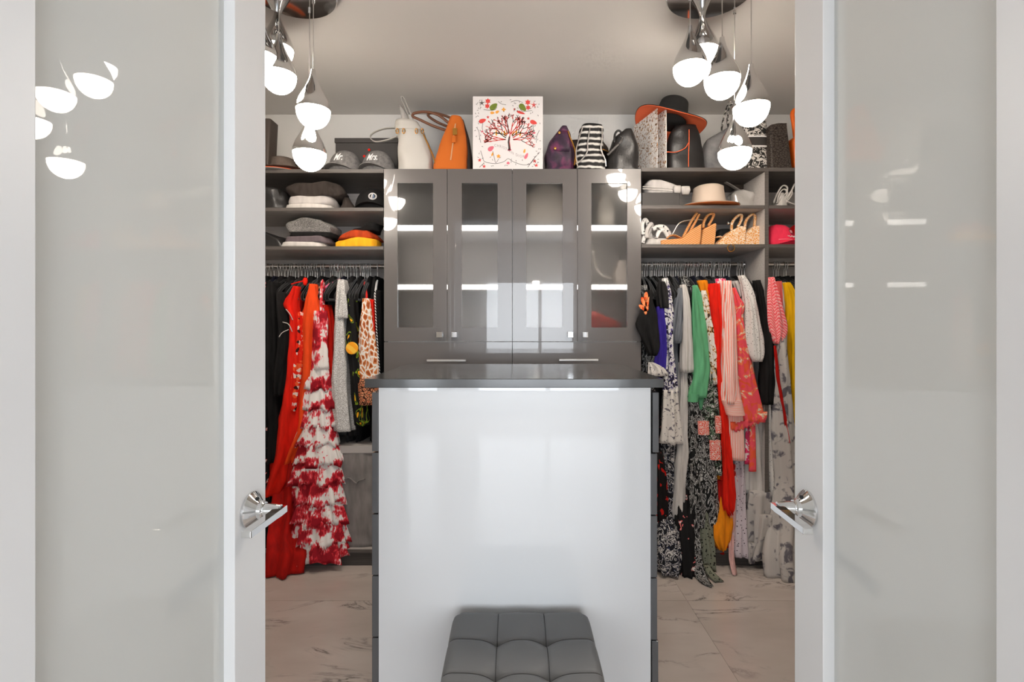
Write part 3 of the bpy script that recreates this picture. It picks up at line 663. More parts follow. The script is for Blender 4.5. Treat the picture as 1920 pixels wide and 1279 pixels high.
obj('printed_orange', MB().lathe([(.001, -.004), (.031, -.004), (.034, 0), (.001, .001)], W(660, 653, 2.708), 28, 'y'), pat('orange_slice', 'band_d', [(.0, (246, 190, 70)), (.5, (244, 160, 36))], 10, 1, 0), ld, smooth='auto')
gt = G('giraffe_top', 'brown and white giraffe print top above the island corner', 'top', [(560, 682, 694), (580, 680, 697), (620, 677, 701), (660, 673, 706), (714, 671, 711)], C_giraffe, 2.745, .045, k=3, a0=.04, a1=.1)
obj('border_band', soft([(708, 671, 711), (735, 672, 710), (758, 673, 708)], 2.747, .044, k=3, a0=.08, a1=.1, ph=1), C_ethnic, gt, smooth=True)
G('red_lace_dress', 'narrow red dress next to the glazed cabinet side', 'dress', [(562, 695, 704), (600, 697, 706), (660, 700, 709), (720, 702, 713)], C_red, 2.775, .05)
G('black_corded_dress', 'black dress edged with black and white cord beside the cabinet', 'dress', [(545, 706, 716), (600, 706, 717), (700, 708, 717.5), (900, 706, 717)], C_black, 2.79, .05)
solo('twisted_cord', 'black and white twisted cord hanging by the glazed cabinet', 'cord', MB().tube(arc(wp([(703, 545), (705, 600), (709, 660), (713, 715)], 2.735), 6), .0035, 8), C_stripebw, smooth=True)
solo('red_scarf_knot', 'small red knotted fabric on a left rail hanger', 'scarf', soft([(521, 570, 575), (525, 567, 577), (530, 567, 577), (535, 570, 574)], 2.742, .014).add(*(lambda m: (m.v, m.f))(MB().tube(arc(wp([(546, 533), (556, 530), (568, 527)], 2.742), 5), .0035, 8))), C_red, smooth=True)
# fabric storage bin at the bottom
bn = thing('storage_bin', 'soft grey fabric storage bin under the left rail', 'storage bin', W(668, 1032, 2.80))
zb0 = ZB+.0005
obj('bin_body', soft([(832, 606, 716), (900, 600, 716), (980, 600, 717), (YB(zb0, 2.86), 602, 716)], 2.86, .115, n=7, k=6, a0=.012, a1=.012, dent=.012, N=64), C_grey, bn, smooth=True)
obj('rim_band', soft([(827, 605, 716.5), (840, 604, 717)], 2.86, .119, n=7, N=64, k=3), mat('pale_band', (178, 172, 168), .8), bn, smooth='auto')
obj('handle_fold', strap(arc(wp([(646, 899), (655, 896), (668, 906), (672, 902), (684, 898)], 2.74), 6), .008, .003), C_grey, bn, smooth=True)

# ---------------------------------------------------------------- clothes on the rail beside the cabinet
G('bloom_top', 'black top with orange bloom draped past the cabinet corner', 'top', [(544, 1212, 1219), (570, 1206, 1222), (590, 1200, 1229), (607, 1192, 1233), (628, 1202, 1238), (650, 1212, 1239), (667, 1220, 1231)], C_black, 2.69, .025, k=3, a0=.05, a1=.2)
bt = bpy.data.objects['bloom_top']
for x, y, l, a in ((1212, 556, 9, 1.5), (1208, 566, 10, 2.0), (1216, 565, 10, 1.1), (1206, 577, 9, 2.5), (1215, 578, 9, .7), (1211, 583, 7, -1.5)):
    c_ = W(x, y, 2.66); q_ = []
    for t in range(12):
        u, v = l*.0028*math.cos(t*PI/6), l*.0012*math.sin(t*PI/6); q_.append((c_.x+u*math.cos(a)-v*math.sin(a), c_.z+u*math.sin(a)+v*math.cos(a)))
    obj('petal', MB().rings([[Vector((p, 2.664+.0+d_, r)) for p, r in q_] for d_ in (0.003, .009)]), M_petal, bt, smooth='auto')
G('black_print_skirt', 'black skirt with white sprigs beside the cabinet edge', 'skirt', [(535, 1203, 1212), (600, 1204, 1220), (640, 1204, 1226), (760, 1204, 1230)], C_tiger, 2.80, .05)
G('blue_dress', 'violet blue dress just right of the cabinet', 'dress', [(575, 1231, 1243), (640, 1228, 1246), (690, 1221, 1247), (700, 1222, 1246)], C_blue, 2.765, .04)
G('white_hem_top', 'white top with black sketches resting by the counter corner', 'top', [(679, 1216, 1222), (690, 1216, 1246), (705, 1216, 1250)], C_faded, 2.712, .02)
G('black_tee', 'short black tee with red trim beside the cabinet', 'tee', [(528, 1236, 1244), (545, 1233, 1250), (575, 1236, 1252), (578, 1238, 1251)], C_black2, 2.74, .03)
pd = G('violet_print_dress', 'long white dress with violet and black print', 'dress', [(522, 1244, 1250), (560, 1243, 1256), (600, 1244, 1259), (650, 1245, 1260), (700, 1245, 1264), (735, 1244, 1267)], C_purple, 2.765, .05)
obj('lower_skirt', soft([(730, 1243.5, 1267.5), (770, 1242, 1270), (830, 1239, 1276)], 2.765, .05, k=5, a0=.1, a1=.22), C_faded, pd, smooth=True)
G('denim_tee', 'grey denim short sleeve shirt left of the white shirt', 'shirt', [(540, 1274, 1280), (565, 1267, 1283), (600, 1263, 1281), (636, 1258, 1277), (644, 1262, 1273)], C_denim, 2.745, .03, k=3, a0=.04, a1=.12)
G('white_shirt', 'white shirt left of the mint green shirt', 'shirt', [(534, 1277, 1283), (560, 1277, 1290), (600, 1278, 1294), (640, 1277, 1298), (690, 1276, 1299), (698, 1277, 1298)], C_white, 2.735, .03, k=3, a0=.04, a1=.12)
G('white_long_dress', 'long plain white dress hanging below the white shirt', 'dress', [(680, 1274, 1288), (760, 1272, 1288), (840, 1270, 1286), (900, 1264, 1282), (960, 1258, 1287), (988, 1263, 1288), (997, 1270, 1287)], C_white, 2.77, .04, k=3, a0=.06, a1=.2)
gs = G('mint_shirt', 'mint green shirt with long sleeve', 'shirt', [(535, 1299, 1303), (555, 1297, 1311), (600, 1298, 1319), (650, 1300, 1326), (690, 1301, 1329), (720, 1296, 1324), (745, 1292, 1320)], C_mint, 2.735, .035, k=3, a0=.04, a1=.15)
obj('cuff', soft([(738, 1292, 1311), (753, 1290, 1308)], 2.725, .03, k=2), C_mint, gs, smooth='auto')
obj('sleeve_tip', soft([(745, 1308, 1320), (768, 1311, 1316)], 2.735, .02, k=2), C_mint, gs, smooth=True)
G('floral_scarf_top', 'black and white patterned top above the mint shirt', 'top', [(519, 1272, 1286), (535, 1280, 1296), (560, 1289, 1300)], C_tiger, 2.80, .03)
G('amber_camisole', 'amber orange camisole left of the red dress', 'camisole', [(526, 1309, 1322), (540, 1313, 1326), (560, 1318, 1328), (600, 1326, 1334)], C_amber, 2.775, .03)
G('branch_print_dress', 'white dress with brown branch print right of the mint shirt', 'dress', [(545, 1314, 1322), (600, 1318, 1331), (660, 1322, 1340), (720, 1329, 1344)], C_brownprint, 2.745, .03)
G('red_dress', 'long plain red dress left of the pink striped shirt', 'dress', [(532, 1330, 1346), (560, 1327, 1347), (605, 1332, 1350), (660, 1336, 1352), (740, 1342, 1358), (800, 1348, 1364), (860, 1351, 1368), (925, 1352, 1375), (950, 1353, 1374), (963, 1364, 1374)], C_red, 2.75, .04, k=4, a1=.25)
ps = G('striped_shirt', 'pink and white striped shirt with long sleeve and cuff', 'shirt', [(527, 1352, 1368), (545, 1352, 1372), (600, 1355, 1378), (660, 1352, 1383), (730, 1350, 1387), (756, 1354, 1390)], C_stripe, 2.715, .035, k=3, a0=.05, a1=.12)
obj('cuff', soft([(750, 1353, 1390), (778, 1362, 1396)], 2.713, .036, k=2), C_stripeh, ps, smooth='auto')
obj('shirt_tail', soft([(770, 1362, 1392), (820, 1366, 1394), (862, 1370, 1395)], 2.74, .03, k=3, a0=.05, a1=.1), C_stripe, ps, smooth=True)
G('magenta_blouse', 'magenta and white blouse behind the striped shirt', 'blouse', [(523, 1341, 1358), (550, 1347, 1362), (600, 1350, 1360), (680, 1348, 1358)], C_magenta, 2.765, .03)
cd = G('coral_dress', 'coral floral dress with pointed collar and scalloped hem', 'dress', [(540, 1371, 1377), (560, 1373, 1386), (574, 1375, 1398), (590, 1376, 1390), (640, 1376, 1398), (700, 1380, 1415), (750, 1384, 1426), (790, 1386, 1434)], C_coral, 2.745, .04, k=4, a0=.05, a1=.15)
for i, (x, y) in enumerate([(1374, 805), (1380, 808), (1386, 806), (1393, 804), (1400, 801), (1407, 799), (1414, 796), (1421, 793), (1428, 790), (1434, 786)]):
    obj('scallop', soft([(y-14, x-5, x+5), (y-3, x-4.6, x+4.6), (y+2, x-2, x+2)], 2.712, .006, N=14, k=2), C_coral, cd, smooth=True)
for x, y0, y1 in ((1411, 790, 884), (1403, 800, 870)):
    obj('tie', soft([(y0, x-5, x+5), ((y0+y1)/2, x-6, x+6), (y1, x-7, x+7)], 2.73+.02*(x < 1410), .01, k=3), C_coral if x > 1405 else C_magenta, cd, smooth=True)
G('eyelet_blouse', 'white eyelet lace blouse with a full sleeve', 'blouse', [(517, 1386, 1395), (530, 1390, 1404), (560, 1396, 1415), (600, 1399, 1423), (640, 1399, 1429), (662, 1403, 1430), (678, 1411, 1424)], C_lace, 2.725, .035, k=3, a0=.03, a1=.06)
G('white_blouse', 'plain white blouse between coral dress and eyelet sleeve', 'blouse', [(527, 1373, 1382), (560, 1384, 1396), (620, 1386, 1404), (700, 1396, 1412)], C_white, 2.785, .04)
G('black_cardigan', 'plain black cardigan right of the eyelet blouse', 'cardigan', [(526, 1413, 1422), (560, 1418, 1433), (600, 1423, 1440), (640, 1425, 1447), (720, 1424, 1449), (757, 1423, 1447)], C_black, 2.755, .05, k=3, a0=.04, a1=.1)
G('teal_blouse', 'narrow teal and black printed blouse at the divider', 'blouse', [(535, 1429, 1436), (560, 1432, 1441), (592, 1437, 1444)], C_teal, 2.79, .03)
# long pieces low on the right
G('leaf_print_dress', 'long black dress with dense white leaf print and trailing ties', 'dress', [(700, 1286, 1308), (770, 1284, 1314), (850, 1282, 1334), (930, 1284, 1346), (984, 1289, 1356)], C_tiger, 2.775, .055, k=5, a1=.25)
G('trailing_tie', 'black and white leaf print tie trailing onto the floor', 'fabric tie', [(930, 1292, 1306), (1000, 1295, 1312), (1050, 1297, 1317, -.07), (1080, 1302, 1325, -.12), (1093, 1312, 1333, -.185), (1099, 1328, 1338, -.215)], C_tiger, 2.72, .012, k=2, a1=.1)
G('floor_tie', 'short dark dotted tie lying on the floor', 'fabric tie', [(1060, 1318, 1330, -.02), (1080, 1326, 1344, -.06), (1090, 1338, 1357, -.11)], C_olive, 2.66, .008, k=2, a1=.1)
bd = G('banded_dress', 'green black and white print dress with red bands', 'dress', [(700, 1322, 1336), (740, 1316, 1346), (790, 1312, 1350), (860, 1322, 1352), (888, 1333, 1352)], C_greenprint, 2.755, .03, k=4, a0=.1, a1=.2)
for ya, yb, xa, xb, dd in ((790, 815, 1308, 1329, -.03), (826, 862, 1330, 1351, -.028), (780, 812, 1340, 1352, -.02)):
    obj('red_band', soft([(ya, xa, xb), (yb, xa+1, xb+1)], 2.745+dd, .014, k=2), C_redband, bd, smooth='auto')
G('red_bloom_skirt', 'black skirt with red blooms beside the island drawers', 'skirt', [(845, 1226, 1240), (880, 1226, 1250), (930, 1226, 1258), (985, 1228, 1262)], C_redblack, 2.775, .045)
G('navy_leaf_dress', 'navy and white leaf print hem near the island base', 'dress', [(820, 1238, 1268), (900, 1244, 1262), (960, 1234, 1260), (1000, 1228, 1270, -.1), (1050, 1230, 1274, -.16), (1074, 1236, 1270, -.165)], C_navyleaf, 2.79, .045, k=5, a1=.3)
G('dark_bloom_dress', 'long black dress with tiny blooms low on the right rail', 'dress', [(900, 1264, 1292, .04), (1000, 1266, 1299, -.08), (1076, 1272, 1303, -.155)], C_dkfloral, 2.79, .05)
G('olive_spotted_dress', 'olive dress with dark spots behind the trailing tie', 'dress', [(900, 1305, 1332, .03), (1000, 1308, 1337, -.06), (1066, 1314, 1339, -.11)], C_olive, 2.80, .04)
G('amber_skirt', 'bright amber skirt below the red dress', 'skirt', [(890, 1345, 1353, .08), (930, 1342, 1362, .06), (985, 1335, 1373, .02), (1012, 1336, 1370), (1030, 1347, 1360)], C_amber, 2.712, .03, k=3, a1=.15)
G('crimson_skirt', 'crimson hem glimpsed under the amber skirt', 'skirt', [(900, 1344, 1364), (1000, 1340, 1368), (1034, 1338, 1368)], C_dred, 2.76, .03)
G('red_bloom_blouse', 'red blouse with white blooms right of the red dress', 'blouse', [(870, 1370, 1377), (920, 1372, 1386), (950, 1376, 1388)], C_redblouse, 2.775, .02)
G('dress_sash', 'pale pink sash hanging to the floor', 'sash', [(930, 1367, 1377), (1000, 1366.5, 1376), (1050, 1367, 1376, -.06), (1078, 1374, 1380, -.12)], C_sash, 2.735, .008, k=2, a1=.05)
G('lilac_lace_dress', 'lilac lace dress right of the pink sash', 'dress', [(850, 1373, 1396, .08), (950, 1377, 1398, .04), (1041, 1375, 1399)], C_lace2, 2.715, .035, k=4, a1=.2)
G('white_skirt', 'plain cream white skirt below the coral dress', 'skirt', [(760, 1394, 1424), (830, 1396, 1432), (900, 1396, 1436), (924, 1398, 1437)], C_white, 2.775, .03, k=4, a1=.12)
G('eyelet_skirt', 'white eyelet lace skirt with a cut-out border below the black cardigan', 'skirt', [(740, 1428, 1440), (790, 1431, 1446), (860, 1434, 1453), (932, 1434, 1459)], C_lace, 2.765, .03, k=4, a1=.15)
G('black_bloom_dress', 'black dress with white blooms under the cream skirt', 'dress', [(900, 1397, 1437), (930, 1397, 1440), (950, 1398, 1438)], C_tiger, 2.80, .03)
tl = thing('tulle_dress', 'pale tulle dress with grey flowers and ruffled layers near the right handle', 'dress', W(1430, 1060, 2.72))
obj('skirt', soft([(920, 1404, 1442), (980, 1398, 1446), (1024, 1398, 1448)], 2.745, .045, k=6, a0=.1, a1=.3), C_tulle, tl, smooth=True)
obj('ruffle', soft([(965, 1424, 1446), (1000, 1420, 1444), (1050, 1410, 1440)], 2.69, .02, k=4, a0=.15, a1=.35), C_tulle, tl, smooth=True)
obj('ruffle', soft([(1018, 1402, 1416), (1040, 1400, 1414), (1056, 1404, 1413)], 2.70, .018, k=3, a0=.15, a1=.25), C_tulle, tl, smooth=True)
G('grey_floral_gown', 'long white gown with grey flowers beside the right door edge', 'dress', [(600, 1448, 1470), (640, 1448, 1472), (700, 1448, 1478), (800, 1445, 1486), (900, 1452, 1496), (980, 1442, 1502, -.04), (1040, 1436, 1508, -.11), (1080, 1440, 1514, -.13)], C_tulle, 2.745, .06, k=5, a0=.06, a1=.22)
# right of the divider
G('pink_sleeveless_top', 'coral pink sleeveless top with zigzag weave at the divider', 'top', [(520, 1442, 1450), (540, 1442, 1454), (580, 1443, 1466), (610, 1443, 1474), (625, 1446, 1474), (645, 1452, 1462)], C_zig, 2.70, .022, k=3, a0=.04, a1=.12)
G('coral_tank', 'plain coral pink tank behind the zigzag top', 'tank top', [(528, 1445, 1462), (560, 1447, 1466), (640, 1448, 1464)], C_pink, 2.80, .03)
G('white_tank', 'white tank left of the yellow dress', 'tank top', [(530, 1456, 1470), (560, 1462, 1474), (640, 1464, 1476)], C_white, 2.80, .03)
G('yellow_dress', 'plain yellow dress at the right door edge', 'dress', [(530, 1469, 1478), (545, 1472, 1486), (575, 1474, 1492), (640, 1473, 1494), (740, 1476, 1492), (850, 1480, 1494)], C_yellow, 2.765, .035, k=3, a0=.05, a1=.15)
G('striped_black_dress', 'black and white striped dress right of the yellow dress', 'dress', [(560, 1488, 1500), (640, 1487, 1502), (820, 1486, 1504)], C_stripebw, 2.80, .04)
G('red_trim_ribbon', 'narrow red ribbon running down the grey floral gown', 'ribbon', [(648, 1452, 1454.5), (720, 1459, 1461.5), (780, 1470, 1472.5), (830, 1477, 1479)], C_dred, 2.68, .003, k=2, a0=0, a1=0)

G('taupe_long_skirt', 'taupe long skirt glimpsed behind the amber skirt', 'skirt', [(700, 1336, 1356), (880, 1334, 1362), (990, 1334, 1364)], C_grey, 2.86, .04)
G('silver_grey_dress', 'silver grey floral dress left of the grey floral gown', 'dress', [(690, 1438, 1456), (800, 1440, 1462), (935, 1436, 1464)], C_tulle, 2.80, .04)
G('black_sprig_gown', 'long black sprig print gown beside the red bloom skirt', 'dress', [(760, 1236, 1262), (850, 1240, 1266), (1000, 1246, 1272)], C_dkfloral, 2.84, .05)
G('pale_grey_tunic', 'pale grey tunic between violet print dress and denim shirt', 'tunic', [(545, 1256, 1264), (640, 1258, 1270), (760, 1264, 1276)], C_denim, 2.82, .04)
G('black_lace_dress', 'black lace dress between citrus dress and sparkly dress', 'dress', [(560, 646, 660), (700, 652, 664), (815, 656, 672)], C_black2, 2.84, .05)
# ---------------------------------------------------------------- things on the shelves
B_white = mat('white_leather', (186, 181, 174), .5, bump=.15, bscale=60); B_tan = mat('tan_suede', (196, 98, 20), .85, bump=.15, bscale=300)
B_brown = mat('brown_leather', (104, 62, 38), .45); B_dbrown = mat('dark_brown', (62, 52, 46), .6); B_box = mat('dark_box_card', (58, 54, 52), .6)
B_plum = pat('plum_brocade', 'noise', [(.3, (34, 28, 34)), (.5, (62, 44, 62)), (.72, (124, 58, 92))], 16, .5, 4, interp='LINEAR', rough=.45)
B_stripe = pat('black_white_weave', 'band_z', [(.1, (26, 25, 25)), (.45, (52, 50, 49)), (.62, (120, 116, 112)), (.9, (206, 202, 196))], 10, 2.2, 3, rough=.6, interp='LINEAR')
B_tote = pat('monochrome_tote_print', 'noise', [(.0, (40, 39, 38)), (.47, (120, 116, 112)), (.52, (214, 208, 202))], 46, 1.5, 3)
B_grey = pat('grey_leather_bag', 'noise', [(.3, (92, 92, 94)), (.7, (136, 134, 134))], 12, .4, 4, interp='LINEAR', rough=.5)
B_croc = pat('croc_brown', 'edges', [(.0, (38, 33, 30)), (.08, (74, 66, 61))], 60, stretch=(1, 1, 1.6), rough=.45, bump=.3)
B_orange = mat('orange_leather', (238, 104, 8), .5); B_felt = mat('black_felt', (32, 31, 31), .95); B_felto = mat('orange_felt', (238, 108, 66), .9)
B_beige = mat('beige_felt', (198, 180, 163), .9); B_tanhat = mat('tan_felt', (200, 138, 62), .9); B_band = mat('orange_band', (206, 110, 50), .5)
B_hatbr = pat('brown_felt', 'noise', [(.3, (74, 64, 58)), (.7, (104, 92, 84))], 20, 0, 3, interp='LINEAR')
B_cap = pat('washed_grey_denim', 'noise', [(.3, (96, 94, 93)), (.7, (126, 123, 121))], 60, 0, 4, interp='LINEAR'); B_capb = cloth('black_cap', (28, 27, 27), .7)
B_pinkcap = cloth('pink_cap', (236, 54, 84), .92); B_redcap = cloth('red_cap', (206, 14, 14), .92)
B_straw = pat('tan_raffia', 'band_z', [(.0, (206, 122, 52)), (.4, (214, 168, 120))], 34, .5, 1, rough=.75, bump=.3, rot=(0, .5, 0))
B_weave = pat('woven_raffia', 'edges', [(.0, (232, 214, 190)), (.10, (222, 148, 66)), (.4, (196, 112, 40))], 95, stretch=(.8, .8, 1.5), rough=.75, bump=.3)
B_silver = mat('silver_foil_leather', (214, 211, 208), .25, .6, bump=.6, bscale=40); B_speck = pat('white_black_floral', 'noise', [(.0, (44, 42, 42)), (.38, (226, 223, 219))], 60, .5, 2)
B_print = pat('gold_brown_floral_print', 'noise', [(.0, (74, 62, 54)), (.36, (206, 146, 76)), (.40, (120, 108, 100)), (.435, (228, 223, 219))], 85, .8, 3, rough=.5)
B_ltgrey = cloth('light_grey_knit', (198, 192, 188), .9); B_mauve = cloth('mauve_grey_knit', (112, 100, 104), .85); B_dknit = cloth('dark_knit', (66, 58, 54), .7)
B_gknit = pat('grey_tweed', 'noise', [(.35, (84, 82, 80)), (.65, (142, 138, 135))], 240, 0, 2, interp='LINEAR'); B_sun = cloth('marigold_cloth', (248, 176, 34), .9); B_rust = cloth('rust_cloth', (186, 66, 26), .8)
B_thread = mat('white_thread', (236, 234, 232), .7); B_dkthread = mat('dark_thread', (64, 40, 46), .7)

def bag(name, label, cat, rows, m, D, hd, zb, n=3.2, dent=.006, parent=None, **kw):
    rows = rows+[(YB(zb+.0006, D),)+tuple(rows[-1][1:3])]
    mb = soft(rows, D, hd, n=n, k=3, a0=.02, a1=.02, dent=dent, N=48, step=4, **kw)
    return obj(name, mb, m, parent, smooth=True) if parent is not None else solo(name, label, cat, mb, m, smooth=True)
def hatshape(c, rcx, rcy, hc, rb, tilt=0, pitch=0, curl=.02, taper=.8, dimple=.02, droop=0):
    """crown and brim built upright at the origin, then tilted and put in place"""
    R = []
    for t, s_ in ((0, 1), (.25, .97), (.55, .92), (.8, .87), (.93, taper), (1, taper*.82), (1.0, taper*.5), (1-dimple/hc, taper*.25), (1-dimple/hc, .02)):
        R.append([Vector((rcx*s_*math.cos(a), rcy*s_*math.sin(a), hc*t)) for a in [2*PI*j/40 for j in range(40)]])
    crown = MB().rings(R)
    def brim(z0, th, r0, r1):
        rings = []
        for r, zz in ((r0, 0), (r0+(r1-r0)*.35, .15), (r0+(r1-r0)*.7, .52), (r1-.004, .97), (r1, 1), (r1-.001, 1.0)):
            rings.append([Vector(((rcx*r0+(r-r0)*1)*math.cos(a), (rcy*r0+(r-r0))*math.sin(a), z0+curl*zz*math.cos(a)**2-droop*zz*math.sin(a)**2)) for a in [2*PI*j/56 for j in range(56)]])
        low = [[p-Vector((0, 0, .003)) for p in rg] for rg in rings[-2::-1]]
        return MB().rings(rings+low, cap=False, closed=True)
    M = Matrix.Translation(c) @ Matrix.Rotation(tilt, 4, 'Y') @ Matrix.Rotation(pitch, 4, 'X')
    return crown.xf(M), brim(.0015, 0, 1.0, rb).xf(M), brim(-.0018, 0, 1.0, rb-.002).xf(M), M
def hat(name, label, c, rcx, rcy, hc, rb, m, m_under=None, m_band=None, **k):
    # rb: outer brim radius measured from the axis; ring offset uses rcx as the inner radius
    cr, b1, b2, M = hatshape(Vector(c), rcx, rcy, hc, 1+rb-rcx, **k)
    r = thing(name, label, 'hat', c); obj('crown', cr, m, r, smooth=True); obj('brim', b1, m, r, smooth=True)
    if m_under: obj('brim_lining', b2, m_under, r, smooth=True)
    if m_band:
        obj('hat_band', MB().rings([[Vector((rcx*1.012*math.cos(a), rcy*1.012*math.sin(a), z)) for a in [2*PI*j/40 for j in range(40)]] for z in (.002, .018)], cap=False).xf(M), m_band, r, smooth='auto')
    return r
def ellipsoid_y(x, z, rx, ry, rz): return -ry*math.sqrt(max(0, max(0, 1-(z/rz)**2)**.8-(x/rx)**2))
def cap(label, c, rx, ry, h, yaw, m, text=None, tm=None, tx=0, tz=.5, ts=.05, emblem=None):
    r = thing('baseball_cap', label, 'cap', c); M = Matrix.Translation(c) @ Matrix.Rotation(yaw, 4, 'Z'); N = 40
    R = []
    for i in range(14):
        t = i/13*PI/2; s_, z = math.cos(t)**.8, h*math.sin(t)
        R.append([Vector((rx*max(s_, .01)*math.cos(a), ry*max(s_, .01)*math.sin(a), z)) for a in [2*PI*j/N for j in range(N)]])
    obj('dome', MB().rings(R).xf(M), m, r, smooth=True)
    vis = []
    for th in (.0035, 0):
        ring = []
        for i in range(25):
            a = PI+i/24*PI; x = rx*.93*math.cos(a); ring.append(Vector((x, ry*.8*math.sin(a), .022*(1-(x/rx)**2)+th)))
        for i in range(24, -1, -1):
            a = PI+i/24*PI; x = rx*.98*math.cos(a); ring.append(Vector((x, ry*.8*math.sin(a)-.062*abs(math.sin(a))**.6, .024*(1-(x/rx)**2)+th)))
        vis.append(ring)
    n = 50; v = MB(); vs = vis[0]+vis[1]; fs = [(i, i+1, n-2-i, n-1-i) for i in range(24)]+[(n+n-1-i, n+n-2-i, n+i+1, n+i) for i in range(24)]+[(i, (i+1) % n, n+(i+1) % n, n+i) for i in range(n)]
    obj('visor', v.add(vs, fs).xf(M), m, r, smooth='auto')
    obj('button', MB().lathe([(.008, h-.002), (.006, h+.003), (.001, h+.0045)], n=12).xf(M), m, r, smooth=True)
    if text:
        cu = bpy.data.curves.new('lettering', 'FONT'); cu.body = text; cu.size = ts; cu.shear = .3; cu.offset = .0009; cu.resolution_u = 3; cu.align_x = 'CENTER'
        to = bpy.data.objects.new('lettering', cu); COL.objects.link(to); dg = bpy.context.evaluated_depsgraph_get(); me = bpy.data.meshes.new_from_object(to.evaluated_get(dg)); bpy.data.objects.remove(to)
        bm = bmesh.new(); bm.from_mesh(me); bmesh.ops.triangulate(bm, faces=bm.faces[:]); bmesh.ops.subdivide_edges(bm, edges=bm.edges[:], cuts=2, use_grid_fill=True); bm.to_mesh(me); bm.free()
        q = MB(); pts = []
        for p in me.vertices:
            x, z = p.co.x*.62+tx, p.co.y+tz*h
            pts.append(Vector((x, -.003+ellipsoid_y(x, z, rx, ry, h), z)))
        q.add(pts, [tuple(f.vertices) for f in me.polygons]); obj('lettering', q.xf(M), tm or B_thread, r, recalc=False)
    if emblem: emblem(r, M, rx, ry, h)
    return r
def on_dome(M, rx, ry, h, pts, r=.0012):
    return MB().tube([M @ Vector((x, ellipsoid_y(x, z, rx, ry, h)-.0018, z)) for x, z in pts], r, 5)
def folded(name, label, cat, rows, m, D, hd, n=4, dent=.008, parent=None):
    mb = soft(rows, D, hd, n=n, k=5, a0=.015, a1=.02, dent=dent, N=56, step=2.5)
    return obj(name, mb, m, parent, smooth=True) if parent is not None else solo(name, label, cat, mb, m, smooth=True)

# ---- top shelf, left to right
solo('tall_dark_box', 'tall dark brown box standing at the left end of the top shelf', 'box', soft([(229, 486, 515), (300, 486, 511.5), (YB(ZTL+.0005, 2.80), 486, 510)], 2.80, .05, n=9, N=48), B_dbrown, smooth='auto')
hat('brown_hat', 'dark brown hat lying on an orange hat, left of the pendant', W(528, YB(ZTL+.022, 2.84), 2.84), .085, .075, .075, .14, B_hatbr, curl=.01)
hat('orange_hat', 'flat orange hat with grey rim under the brown hat', W(524, YB(ZTL+.006, 2.84), 2.84), .06, .06, .012, .15, B_felto, mat('grey_rim', (150, 146, 143), .8), curl=.0, dimple=.004)
hat('brown_fedora', 'brown fedora behind the left pendant globe', W(580, YB(ZTL+.012, 2.98), 2.98), .085, .09, .17, .15, B_hatbr, curl=.01)
bx_ = thing('storage_box', 'dark storage box behind the two grey caps', 'box', W(687, 330, 3.0))
D_ = 2.96; zt_ = ZTL+.0005
obj('body', MB().box((PX(629, D_), D_, zt_), (PX(745, D_), D_+.16, PZ(268, D_)), .002), B_box, bx_)
obj('lid', MB().box((PX(627.5, D_), D_-.004, PZ(268, D_)+.0003), (PX(746.5, D_), D_+.164, PZ(259, D_)), .002), B_box, bx_)
for x, y in ((692, 281), (683, 293)): obj('red_dot', MB().lathe([(.001, -.003), (.007, -.003), (.008, 0), (.001, 0)], W(x, y, D_)-Vector((0, .0002, 0)), 16, 'y'), C_red, bx_)
cap('grey denim cap embroidered Mr., left of its twin', W(649, YB(ZTL+.001, 2.83), 2.83), .096, .1, .132, -.28, B_cap, 'Mr.', None, .010, .42, .060)
cap('grey denim cap embroidered Mrs., beside the white bucket bag', W(710, YB(ZTL+.001, 2.83), 2.83), .096, .1, .132, -.22, B_cap, 'Mrs.', None, .006, .42, .058)
wb = bag('bucket_bag', 'white leather bucket bag with gold eyelets and strap', 'handbag', [(231, 743, 785), (236, 741, 788), (250, 744, 795), (270, 746, 803), (290, 748, 810), (305, 747, 812)], B_white, 2.81, .06, ZTC, dent=.012)
obj('drawstring_band', soft([(243, 741.5, 793), (249, 742.5, 796)], 2.81, .066, n=3.2, N=48, k=3), B_white, wb, smooth='auto')
for x in (745, 757, 781, 792): obj('eyelet', MB().tube([W(x, 246, 2.743)+Vector((.007*math.cos(t), -.002, .014*math.sin(t))) for t in [i*PI/6 for i in range(12)]], .0025, 6, closed=True), M_gold, wb, smooth=True)
obj('strap', strap(arc(wp([(742, 240), (722, 241), (702, 248), (694, 257), (704, 266), (726, 263), (745, 256)], 2.79), 7), .012, .0028), B_white, wb, smooth=True)
obj('strap', strap(arc(wp([(772, 238), (764, 212), (753, 186), (757, 184), (768, 208), (779, 236)], 2.83), 7), .012, .0028), B_white, wb, smooth=True)
obj('feather_charm', soft([(198, 748, 753), (212, 751, 763), (232, 756, 772)], 2.85, .012, dent=.006), B_silver, wb, smooth=True)
obj('chain', MB().tube(arc(wp([(794, 252), (803, 272), (812, 292), (818, 312)], 2.75), 6), .004, 6), M_gold, wb)
tb = bag('suede_bag', 'tan suede handbag with gold zip pull left of the printed box', 'handbag', [(226, 845, 867), (232, 842, 870), (250, 835, 873), (275, 824, 876), (300, 816, 875), (310, 813, 876)], B_tan, 2.80, .07, ZTC)
obj('gusset', soft([(228, 862, 870), (260, 868, 880), (300, 871, 886), (YB(ZTC+.0006, 2.86), 871, 886)], 2.86, .05, n=3), B_dbrown, tb, smooth=True)
obj('zip', strap(wp([(854, 232), (850, 262), (845, 300)], 2.726), .003, .0035), mat('cream_tape', (206, 160, 116), .6), tb)
obj('zip_pull', MB().box(W(849, 254, 2.722), W(857, 240, 2.712), .001), M_gold, tb); obj('leather_tab', MB().box(W(847.5, 268, 2.722), W(854, 254.5, 2.714), .001), B_tan, tb)
